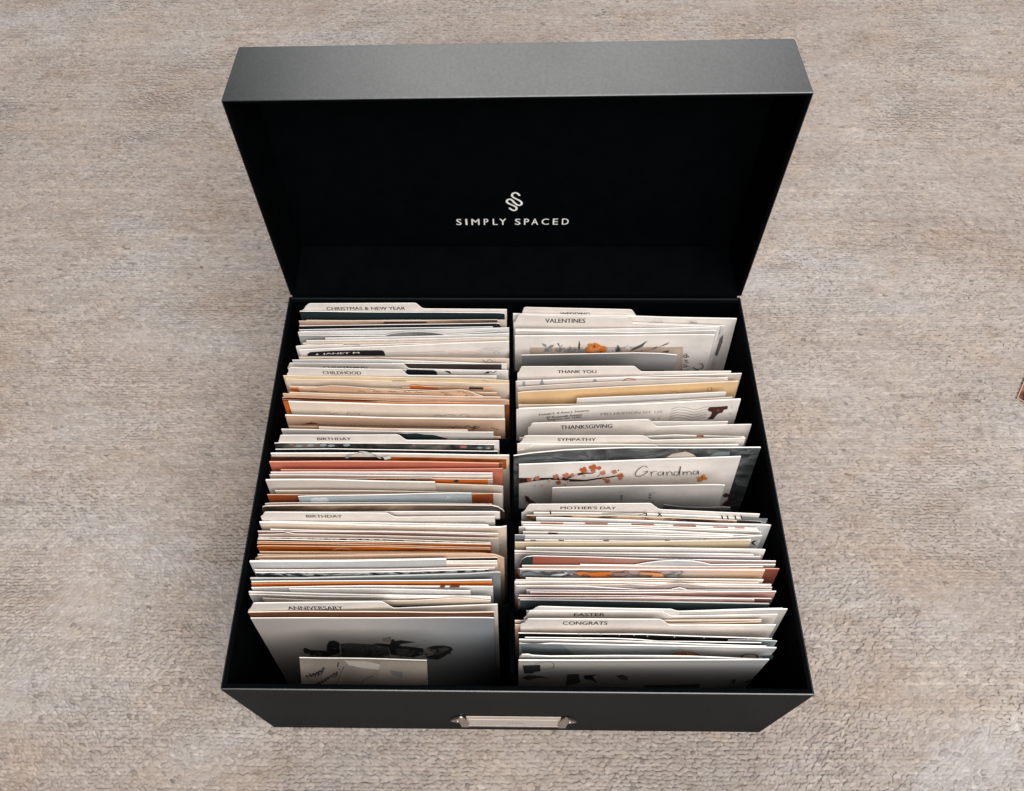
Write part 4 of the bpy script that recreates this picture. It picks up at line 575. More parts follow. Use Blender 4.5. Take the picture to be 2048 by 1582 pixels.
{"n":"note_card","l":"small note card with handwritten Happy Anniversary tucked at the front left","c":"note card","A":[-135.42,18.0,166.0],"B":[-55.47,17.36,166.0],"yb":[4.1,4.1],"p":[[0.0,0.0],[40.51,0.03],[79.95,0.31]],"f":"kraftphoto","e":"white","t":0.5,"zb":142.0,"d":[["handwriting","c","ink",0.75,[[3.39,14.13],[4.18,16.84]]],["handwriting","c","ink",0.75,[[5.37,12.61],[6.43,15.55]]],["handwriting","c","ink",0.75,[[3.7,15.36],[6.04,14.08]]],["handwriting","c","ink",0.75,[[8.02,12.56],[6.59,14.31],[7.9,14.53],[8.41,12.3],[9.08,13.77],[10.15,11.52],[9.0,15.25],[10.54,11.27],[11.03,12.74],[11.93,10.01],[10.71,14.97],[12.31,10.0],[12.98,11.46],[14.09,8.49],[15.25,7.97],[13.52,11.95],[11.73,13.71]]],["handwriting","c","ink",0.75,[[6.95,21.24],[4.49,24.29],[6.6,23.99],[7.5,21.48],[7.93,23.96],[9.45,20.44],[9.71,22.68],[11.22,19.41],[11.67,21.39],[13.18,18.13],[13.65,19.86],[15.14,16.85],[15.42,18.58],[16.92,15.33],[17.41,16.8],[18.89,13.81],[19.77,15.02],[21.26,11.78],[21.74,13.5],[23.4,10.51],[22.23,14.97],[20.73,14.75]]],["handwriting","c","ink",0.8,[[24.32,3.38],[23.77,6.81]]],["handwriting","c","ink",0.8,[[24.99,8.75],[24.79,9.0]]],["picture","p","papergrey",[[27.99,1.35],[41.46,1.56],[50.73,4.05],[49.62,8.48],[40.27,7.45],[30.99,5.19]]],["picture","c","ink",0.35,[[27.74,6.49],[23.85,16.42],[21.37,24.17]]],["picture","p","kraftdark",[[51.6,0.86],[79.98,1.01],[79.24,23.41],[46.17,24.13],[48.44,14.66]]],["picture","c","ink",0.35,[[45.66,13.48],[39.85,17.31],[37.3,21.71]]],["picture","p","figuredark",[[32.09,21.82],[35.89,21.37],[35.59,23.86],[32.48,23.68]]],["picture","p","figuregrey",[[56.19,8.34],[64.57,10.01],[63.97,14.33],[57.92,12.61]]]]},
{"n":"tab_divider","l":"cream tabbed divider reading WEDDING, half hidden at the back right","c":"card divider","A":[4.81,240.4,163.5],"B":[156.74,236.52,163.5],"yb":[220.4,216.52],"p":[[0.02,3.7],[0.43,3.31],[1.44,-0.41],[2.29,-7.65],[3.15,-11.65],[4.93,-12.51],[21.03,-12.64],[37.09,-12.77],[53.13,-12.9],[69.13,-13.03],[85.11,-13.16],[87.5,-12.88],[88.78,-11.17],[91.06,-6.5],[93.35,-1.8],[94.65,-0.05],[97.28,0.31],[151.98,0.49]],"f":"divider","e":"white","t":0.5,"g":"tabbed card dividers","d":[["lettering","t","ink","WEDDING",[31.78,-3.66],[55.27,-4.35],3.63]]},
{"n":"envelope","l":"large pale envelope at the back right, taller than the VALENTINES divider","c":"envelope","A":[-0.6,239.65,169.2],"B":[175.2,236.28,169.2],"yb":[219.65,216.28],"p":[[0,-0.0],[95.59,-1.14],[175.83,0.41]],"f":"envelope","e":"white","t":0.9},
{"n":"greeting_card","l":"card with faint grey flowers and a thin dark border behind VALENTINES","c":"greeting card","A":[3.23,236.06,166.0],"B":[165.47,231.95,166.0],"yb":[216.06,211.95],"p":[[0.0,-0.0],[91.64,-1.4],[162.3,0.51]],"f":"greyfloral","e":"white","t":0.5,"d":[["print","c","grey",0.5,[[103.74,-1.48],[106.56,-3.8],[109.78,-1.76],[112.66,-3.35],[113.38,-1.19]]],["print","p","grey",[[133.97,-2.13],[135.24,-4.19],[139.78,-4.03],[141.73,-2.12]]],["print","l","ink",0.4,[[104.92,0.29],[159.38,1.1],[159.59,12.19]]],["print","p","figuregrey",[[160.86,17.76],[163.12,12.02],[163.67,23.31],[162.46,44.67],[160.12,42.81]]]]},
{"n":"tab_divider","l":"cream tabbed divider reading VALENTINES at the back right","c":"card divider","A":[-0.05,235.51,168.0],"B":[161.4,230.63,168.0],"yb":[215.51,210.63],"p":[[0.01,4.33],[0.42,3.94],[1.64,1.48],[2.64,-3.51],[3.65,-6.29],[5.47,-6.93],[21.64,-7.12],[37.78,-7.32],[53.88,-7.52],[69.94,-7.71],[85.97,-7.91],[88.24,-7.79],[89.3,-6.73],[91.17,-3.84],[93.04,-0.93],[94.11,0.14],[96.61,0.36],[161.53,0.59]],"f":"divider","e":"white","t":0.5,"g":"tabbed card dividers","d":[["lettering","t","ink","VALENTINES",[24.76,2.74],[56.28,1.05],5.86]]},
{"n":"greeting_card","l":"white card standing between VALENTINES and the flower card","c":"greeting card","A":[1.13,227.83,168.0],"B":[159.84,229.69,168.0],"yb":[207.83,209.69],"p":[[0.0,0.0],[93.27,0.64],[158.72,-0.23]],"f":"white","e":"white","t":0.6},
{"n":"greeting_card","l":"greyish card just behind the flower card","c":"greeting card","A":[1.33,226.71,166.8],"B":[158.53,227.95,166.8],"yb":[206.71,207.95],"p":[[0.0,0.0],[93.15,2.25],[157.21,-0.15]],"f":"greycream","e":"white","t":0.5},
{"n":"greeting_card","l":"white card with an orange flower, grey leaves and pen script at right","c":"greeting card","A":[0.7,223.34,166.0],"B":[156.55,224.79,166.0],"yb":[203.34,204.79],"p":[[0.0,0.0],[73.16,-0.33],[155.85,-0.18]],"f":"envelope","e":"white","t":0.8,"d":[["print","p","peachgrey",[[11.95,16.47],[132.92,16.76],[136.13,54.43],[13.34,53.15]]],["print","l","copper",0.5,[[12.6,53.15],[11.95,16.47],[132.96,17.09],[135.94,54.42]]],["print","l","copper",0.35,[[14.25,53.16],[13.57,18.47],[131.75,19.05],[134.48,54.41]]],["leaf_print","p","leafgrey",[[20.75,10.01],[24.31,11.36],[25.83,16.62],[22.77,14.61]]],["leaf_print","p","leafgrey",[[25.49,17.6],[27.36,13.35],[30.87,11.75],[29.21,16.65]]],["leaf_print","p","leafgrey",[[22.82,17.57],[26.36,16.62],[30.87,19.31],[27.38,22.59],[23.79,21.89]]],["leaf_print","p","leafgrey",[[33.28,9.17],[34.9,10.16],[35.37,14.42],[33.9,12.44]]],["leaf_print","p","leafgrey",[[35.91,14.75],[37.6,11.82],[37.35,15.42]]],["leaf_print","p","leafgrey",[[31.76,19.32],[36.13,16.07],[38.84,17.74],[37.19,22.03],[32.74,22.65]]],["leaf_print","p","leafdark",[[42.77,12.86],[44.86,16.82],[44.65,18.47]]],["leaf_print","p","leafgrey",[[38.9,19.4],[43.31,18.12],[49.56,18.85],[54.94,19.57],[55.13,23.88],[39.03,23.71]]],["leaf_print","p","leafdark",[[50.28,5.78],[51.57,11.32],[51.73,19.53],[50.66,19.52],[49.99,16.21]]],["leaf_print","p","palespot",[[52.88,12.96],[54.58,11.35],[56.44,13.33],[55.93,17.92],[53.8,17.9]]],["leaf_print","p","palespot",[[72.76,19.75],[74.34,16.47],[77.05,17.16],[79.56,17.51],[79.74,23.14],[73.31,23.08]]],["leaf_print","p","leafdark",[[80.99,12.28],[83.78,18.22],[84.52,22.53],[80.1,23.15]]],["leaf_print","p","palespot",[[85.71,13.97],[88.44,14.98],[89.08,11.72],[90.19,14.67],[92.35,14.04],[90.69,16.64],[91.69,20.61],[89.05,18.6],[87.41,20.57],[87.67,16.61]]],["leaf_print","p","leafdark",[[103.85,6.68],[100.88,15.44],[95.03,19.99],[90.77,22.59],[94.75,16.36],[99.73,12.15]]],["leaf_print","p","leafgrey",[[121.48,8.81],[119.25,13.01],[115.52,15.59],[117.42,12.34]]],["leaf_print","p","leafdark",[[112.35,14.9],[111.71,17.52],[109.13,18.49]]],["leaf_print","p","leafdark",[[122.34,20.94],[122.14,24.26],[116.75,23.87],[119.23,21.9]]],["leaf_print","p","leafdark",[[51.17,21.24],[50.45,19.55],[49.44,18.53],[50.16,20.22]]],["leaf_print","p","leafgrey",[[51.7,21.17],[52.6,20.55],[53.07,19.01],[52.17,19.63]]],["leaf_print","p","leafgrey",[[48.76,18.43],[47.83,16.3],[46.41,15.79],[47.34,17.92]]],["leaf_print","p","leafgrey",[[53.81,22.18],[54.7,21.06],[55.17,19.27],[54.29,20.39]]],["leaf_print","p","palespot",[[74.21,21.51],[75.09,21.58],[75.56,20.3],[74.68,20.23]]],["leaf_print","p","leafgrey",[[26.97,19.67],[27.04,18.31],[26.39,17.6],[26.33,18.96]]],["leaf_print","p","slate",[[84.74,22.88],[84.9,21.24],[84.59,19.55],[84.42,21.19]]],["leaf_print","p","leafgrey",[[47.44,20.85],[47.36,19.22],[46.86,17.81],[46.94,19.44]]],["leaf_print","p","palespot",[[84.19,23.39],[84.03,21.44],[83.28,19.9],[83.44,21.84]]],["leaf_print","p","leafgrey",[[35.13,19.41],[36.06,18.69],[36.41,16.92],[35.48,17.65]]],["leaf_print","p","leafgrey",[[44.96,22.31],[44.6,20.98],[43.84,21.21],[44.2,22.54]]],["leaf_print","p","leafdark",[[45.43,21.83],[45.75,20.85],[45.54,19.71],[45.22,20.69]]],["leaf_print","p","palespot",[[21.91,18.79],[22.39,17.64],[22.43,16.17],[21.95,17.31]]],["leaf_print","p","leafgrey",[[44.02,19.38],[44.83,18.44],[44.79,16.62],[43.97,17.54]]],["leaf_print","p","leafgrey",[[83.11,18.82],[82.84,16.59],[82.08,14.68],[82.35,16.91]]],["leaf_print","p","leafgrey",[[80.13,17.89],[80.83,17.23],[80.95,15.78],[80.26,16.43]]],["leaf_print","p","leafdark",[[35.93,18.03],[36.26,16.72],[36.08,15.26],[35.75,16.57]]],["leaf_print","p","slate",[[78.37,21.59],[77.96,19.95],[77.02,19.73],[77.43,21.37]]],["leaf_print","p","leafgrey",[[51.35,21.07],[52.33,21.24],[52.7,19.62],[51.72,19.45]]],["leaf_print","p","palespot",[[49.44,20.99],[49.61,19.71],[48.93,19.12],[48.77,20.4]]],["leaf_print","p","leafdark",[[38.45,18.84],[39.15,17.43],[39.37,15.53],[38.68,16.94]]],["leaf_print","p","slate",[[47.46,18.86],[48.52,18.84],[49.13,17.33],[48.08,17.35]]],["leaf_print","p","leafgrey",[[36.61,17.61],[36.04,16.04],[35.06,15.59],[35.63,17.16]]],["leaf_print","p","leafgrey",[[44.1,21.61],[43.33,19.87],[42.15,19.76],[42.93,21.49]]],["leaf_print","p","leafdark",[[80.22,20.86],[80.02,18.81],[79.36,17.02],[79.57,19.06]]],["leaf_print","p","slate",[[32.05,18.86],[32.87,17.39],[33.02,15.27],[32.21,16.73]]],["leaf_print","p","palespot",[[27.8,20.3],[27.79,18.35],[27.23,16.67],[27.24,18.61]]],["leaf_print","p","leafdark",[[43.13,17.92],[43.85,17.07],[43.78,15.44],[43.06,16.29]]],["leaf_print","p","slate",[[43.78,17.63],[43.88,16.02],[43.46,14.52],[43.36,16.13]]],["leaf_print","p","leafdark",[[42.2,18.79],[43.05,18.42],[43.63,17.23],[42.78,17.6]]],["leaf_print","p","leafgrey",[[43.99,22.24],[43.77,20.22],[42.9,18.85],[43.12,20.88]]],["leaf_print","p","leafgrey",[[100.56,21.99],[100.81,20.8],[100.29,19.71],[100.04,20.89]]],["leaf_print","p","palespot",[[99.43,22.47],[100.05,22.08],[100.05,20.83],[99.43,21.22]]],["leaf_print","p","leafdark",[[101.02,20.54],[100.69,19.22],[99.94,19.15],[100.27,20.47]]],["leaf_print","p","leafdark",[[96.27,22.14],[96.5,20.8],[96.09,19.43],[95.86,20.76]]],["leaf_print","p","palespot",[[91.03,20.64],[90.23,18.62],[89.0,17.71],[89.79,19.73]]],["leaf_print","p","slate",[[108.99,19.76],[109.46,17.83],[109.27,15.56],[108.8,17.48]]],["leaf_print","c","leafdark",0.4,[[94.29,21.97],[103.04,20.07],[111.62,16.54],[121.14,9.78]]],["leaf_print","c","leafdark",0.4,[[22.88,21.22],[27.24,15.97],[30.88,12.08]]],["leaf_print","c","leafdark",0.4,[[35.41,22.34],[36.13,16.07],[34.18,9.5]]],["flower_print","p","flowerorange",[[55.47,23.55],[56.72,19.58],[55.86,16.28],[58.19,13.02],[57.19,10.4],[59.78,9.13],[61.17,10.44],[62.54,7.86],[64.65,9.5],[66.95,11.15],[68.38,13.13],[71.48,13.16],[72.49,15.14],[71.27,17.1],[72.54,19.09],[71.07,21.39],[71.65,23.72]]],["flower_print","p","flowerlight",[[58.5,19.6],[60.04,14.68],[61.54,17.98],[62.62,13.07],[64.57,16.37],[67.09,13.77],[66.43,18.04],[63.9,20.65],[61.25,21.29]]],["flower_print","p","flowerdark",[[61.29,13.05],[62.67,10.46],[63.97,13.41],[62.81,16.68]]],["flower_print","p","flowerdark",[[57.7,21.58],[60.36,21.28],[60.01,23.27],[57.78,23.24]]],["flower_print","p","flowerdark",[[66.57,20.68],[69.19,19.72],[68.89,22.36],[67.13,22.68]]],["handwriting","c","ink",0.6,[[134.86,24.72],[136.73,25.41],[136.93,30.43],[135.06,29.74],[134.94,27.06],[138.68,28.44],[137.97,30.11]]],["handwriting","c","ink",0.6,[[135.5,33.79],[138.42,34.16],[136.77,35.49],[139.57,37.9],[137.07,38.22]]],["handwriting","c","ink",0.6,[[136.17,42.31],[136.58,40.26],[138.54,41.65],[138.34,44.73],[136.45,44.03],[141.27,43.39]]],["handwriting","c","ink",0.6,[[134.54,48.15],[138.01,49.92],[141.74,47.53]]],["handwriting","c","ink",0.7,[[144.15,44.79],[147.29,48.28],[149.94,47.61],[152.09,45.91],[151.1,40.75],[148.86,38.68]]],["handwriting","c","ink",0.7,[[145.83,51.39],[148.12,47.6],[147.12,54.54]]]]},
{"n":"greeting_card","l":"folded silver grey card in front of the flower card","c":"greeting card","A":[5.87,211.69,158.0],"B":[126.71,212.06,158.0],"yb":[191.69,192.06],"p":[[-0.0,-0.0],[47.46,-1.5],[87.49,-3.0],[107.59,-2.27],[120.83,-0.05]],"f":"greysheen","e":"white","t":0.6},
{"n":"partition","l":"partition","c":"","A":[-0.6,199.61,166.0],"B":[168.72,196.66,166.0],"yb":[179.61,176.66],"p":[[0,7.0],[114.6,1.78],[121.59,8.04],[169.34,7.36]],"f":"lining","e":"lining","t":0.9},
{"n":"tab_divider","l":"cream tabbed divider reading THANK YOU in the right row","c":"card divider","A":[2.5,194.19,168.0],"B":[164.01,195.66,168.0],"yb":[174.19,175.66],"p":[[-0.0,0.82],[0.39,0.45],[1.33,-1.51],[2.16,-5.7],[2.99,-8.01],[4.68,-8.45],[20.83,-8.36],[36.99,-8.27],[53.13,-8.18],[69.27,-8.1],[85.41,-8.01],[87.66,-7.77],[88.76,-6.76],[90.67,-4.06],[92.6,-1.35],[93.71,-0.33],[96.17,-0.11],[161.52,-0.18]],"f":"divider","e":"white","t":0.5,"g":"tabbed card dividers","d":[["lettering","t","ink","THANK YOU",[30.3,0.96],[59.71,1.26],4.5]]},
{"n":"envelope","l":"large beige envelope with its right end raised in front of THANK YOU","c":"envelope","A":[1.19,188.6,166.4],"B":[171.79,194.58,166.4],"yb":[168.6,174.58],"p":[[0.0,-0.0],[35.89,-0.19],[89.76,-0.11],[170.7,-0.73]],"f":"beige","e":"white","t":0.7},
{"n":"greeting_card","l":"white card with blue grey bells and an orange arc","c":"greeting card","A":[1.87,187.79,168.0],"B":[160.57,190.83,168.0],"yb":[167.79,170.83],"p":[[0.0,-0.0],[30.2,-0.65],[59.32,-2.45],[88.46,-2.74],[158.73,-0.37]],"f":"white","e":"white","t":0.5,"d":[["print","p","bluegrey",[[3.89,6.38],[4.86,-0.23],[6.03,-0.19],[6.83,6.47]]],["print","p","bluegrey",[[17.39,4.87],[18.47,-1.53],[19.64,-1.5],[20.72,4.96]]],["print","p","bluegrey",[[57.05,1.83],[58.33,-1.9],[59.97,-0.35],[60.86,1.94]]],["print","c","orange",1.2,[[80.4,0.99],[82.68,-1.21],[85.59,-1.31],[89.12,0.29]]]]},
{"n":"envelope","l":"greyish beige envelope flap behind the tan envelope","c":"envelope","A":[2.62,183.64,166.4],"B":[160.84,189.73,166.4],"yb":[163.64,169.73],"p":[[0.0,0.0],[29.36,-1.88],[77.9,-3.65],[136.3,-3.66],[149.91,-3.91],[158.34,-0.75]],"f":"greybeige","e":"cream","t":0.5},
{"n":"envelope","l":"tan envelope with a pen flourish at its right","c":"envelope","A":[2.6,180.67,166.0],"B":[168.5,188.76,166.0],"yb":[160.67,168.76],"p":[[0.0,0.0],[87.71,-1.13],[166.1,-1.0]],"f":"tanenv","e":"cream","t":0.8,"d":[["handwriting","c","ink",0.35,[[116.39,9.29],[119.86,9.58],[123.04,11.78],[127.86,10.65],[130.89,11.29]]],["handwriting","c","ink",0.35,[[143.65,10.64],[144.1,6.27],[146.0,5.67],[147.08,8.05],[145.64,10.81],[143.78,10.07]]]]},
{"n":"greeting_card","l":"short white card in front of the tan envelope","c":"greeting card","A":[46.69,175.85,166.0],"B":[158.09,180.95,166.0],"yb":[155.85,160.95],"p":[[0.0,0.0],[52.62,0.01],[111.51,-0.63]],"f":"white","e":"white","t":0.5},
{"n":"greeting_card","l":"thin pale card just behind the addressed envelope","c":"greeting card","A":[3.1,171.22,166.0],"B":[161.9,176.84,166.0],"yb":[151.22,156.84],"p":[[0.0,0.0],[86.33,1.79],[158.9,-0.69]],"f":"whitepeach","e":"cream","t":0.5},
{"n":"envelope","l":"posted envelope with return address, wavy postmark and a dark bell stamp","c":"envelope","A":[1.54,167.71,166.0],"B":[167.74,175.75,166.0],"yb":[147.71,155.75],"p":[[0.0,0.0],[2.12,-2.11],[10.72,-2.13],[87.53,-0.87],[166.39,-0.99]],"f":"envelope","e":"white","t":1.0,"d":[["lettering","t","ink","Donald E. & Anne J. Sweeney",[16.69,9.52],[54.28,6.59],3.91],["lettering","t","ink","87 Roosevelt Avenue",[22.35,13.94],[49.06,11.58],3.15],["lettering","t","ink","Kingston, NY 12401",[23.38,17.58],[48.44,15.84],3.56],["postmark","t","grey","MID HUDSON NY 125",[62.88,12.59],[109.44,13.34],3.93],["postmark","t","grey","2 T",[102.4,23.37],[108.8,23.54],3.21],["postmark","c","greydark",0.45,[[115.59,8.42],[120.72,5.39],[127.73,7.54],[133.88,10.4],[140.34,7.47],[143.39,6.96]]],["postmark","c","greydark",0.45,[[115.58,12.31],[120.72,9.26],[127.76,11.42],[133.93,14.3],[140.42,11.35],[143.38,10.83]]],["postmark","c","greydark",0.45,[[115.57,16.23],[120.73,13.15],[127.79,15.33],[133.98,18.23],[140.49,15.26],[143.36,14.73]]],["postmark","c","greydark",0.45,[[115.56,20.17],[120.74,17.07],[127.82,19.27],[134.04,22.19],[140.57,19.2],[143.35,18.66]]],["postmark","c","greydark",0.45,[[115.55,24.14],[120.74,21.02],[127.86,23.23],[134.09,26.18],[140.65,23.17],[143.34,22.61]]],["stamp","p","stampbrown",[[144.02,7.4],[150.07,7.54],[157.97,7.06],[158.21,11.73],[155.61,12.67],[155.0,16.92],[152.37,17.87],[150.85,21.29],[149.52,26.34],[144.57,26.3],[146.87,20.94],[147.17,15.45],[144.4,13.65],[143.32,11.22]]],["stamp","p","rustprint",[[150.33,12.6],[151.56,11.54],[152.4,13.56],[151.02,15.01]]],["postmark","c","grey",0.35,[[160.18,6.86],[161.53,8.91],[160.72,10.78]]],["postmark","c","grey",0.35,[[160.17,18.95],[161.35,17.47],[162.13,20.3]]]]},
{"n":"greeting_card","l":"greyish card edge at right behind THANKSGIVING","c":"greeting card","A":[87.75,159.14,166.0],"B":[155.96,160.32,166.0],"yb":[139.14,140.32],"p":[[-0.0,-0.0],[68.23,-0.15]],"f":"greycream","e":"white","t":0.5},
{"n":"tab_divider","l":"cream tabbed divider reading THANKSGIVING in the right row","c":"card divider","A":[9.98,155.04,162.8],"B":[173.36,159.15,162.8],"yb":[135.04,139.15],"p":[[0,-2.36],[0.37,-2.73],[1.38,-4.13],[2.23,-7.38],[3.09,-9.15],[4.75,-9.45],[20.81,-9.77],[36.85,-10.09],[52.89,-10.41],[68.93,-10.73],[84.95,-11.05],[87.23,-10.67],[88.48,-9.3],[90.67,-5.67],[92.88,-2.01],[94.14,-0.63],[96.64,-0.31],[163.43,-0.52]],"f":"divider","e":"white","t":0.5,"g":"tabbed card dividers","d":[["lettering","t","ink","THANKSGIVING",[23.66,0.33],[61.51,-0.41],5.8]]},
{"n":"greeting_card","l":"white card with a small orange arc behind SYMPATHY","c":"greeting card","A":[3.66,148.43,166.0],"B":[166.09,149.67,166.0],"yb":[128.43,129.67],"p":[[-0.0,-0.0],[83.1,-0.26],[111.75,-3.18],[129.58,-1.91],[162.43,-0.15]],"f":"white","e":"white","t":0.5,"d":[["print","p","orange",[[127.32,-0.64],[127.98,-2.97],[132.17,-2.94],[133.85,-0.6]]]]},
{"n":"partition","l":"partition","c":"","A":[-0.6,148.09,169.6],"B":[165.02,147.24,169.6],"yb":[128.09,127.24],"p":[[0,7.0],[114.42,4.07],[117.54,7.31],[165.62,7.1]],"f":"lining","e":"lining","t":0.9},
{"n":"tab_divider","l":"cream tabbed divider reading SYMPATHY in the right row","c":"card divider","A":[3.77,142.26,172.8],"B":[164.95,146.35,172.8],"yb":[122.26,126.35],"p":[[0.0,-0.96],[0.37,-1.33],[1.52,-3.53],[2.45,-8.2],[3.39,-10.76],[5.04,-11.2],[21.08,-10.46],[37.13,-9.72],[53.21,-8.98],[69.32,-8.23],[85.45,-7.49],[87.68,-7.2],[88.86,-6.28],[90.9,-3.87],[92.95,-1.44],[94.14,-0.51],[96.57,-0.29],[161.23,-0.48]],"f":"divider","e":"white","t":0.5,"g":"tabbed card dividers","d":[["lettering","t","ink","SYMPATHY",[26.82,-2.8],[54.27,-1.59],4.28]]},
{"n":"greeting_card","l":"white card between SYMPATHY and the blank tab","c":"greeting card","A":[2.01,141.72,173.6],"B":[159.21,142.25,173.6],"yb":[121.72,122.25],"p":[[-0.0,-0.0],[83.47,0.93],[157.2,-0.06]],"f":"white","e":"white","t":0.5},
{"n":"tab_divider","l":"divider with a blank tab between SYMPATHY and the dark marbled envelope","c":"card divider","A":[2.09,140.63,172.0],"B":[158.78,140.36,172.0],"yb":[120.63,120.36],"p":[[0.0,6.99],[0.38,6.59],[5.16,4.53],[8.35,0.23],[11.53,-2.17],[14.09,-2.67],[30.19,-2.9],[46.26,-3.12],[62.32,-3.34],[78.35,-3.56],[94.36,-3.78],[96.38,-3.7],[97.25,-3.22],[98.74,-1.9],[100.24,-0.57],[101.12,-0.08],[103.33,0.02],[156.69,0.03]],"f":"divider","e":"white","t":0.5,"g":"tabbed card dividers"},
{"n":"envelope","l":"dark grey marbled envelope with pale torn patches behind the Grandma card","c":"envelope","A":[-0.6,134.04,173.6],"B":[174.29,139.97,173.6],"yb":[114.04,119.97],"p":[[0,0.0],[12.85,-3.24],[36.47,-6.21],[60.11,-6.74],[79.04,-6.75],[126.8,-3.33],[174.99,-0.7]],"f":"marble","e":"white","t":0.8,"d":[["tear","p","beige",[[108.47,10.17],[112.26,4.82],[116.84,2.85],[121.91,1.12],[127.69,5.8],[131.15,10.8],[131.45,13.32]]],["tear","p","slate",[[139.68,9.68],[143.72,3.74],[148.43,3.22],[153.71,3.35],[154.39,11.66]]]]},
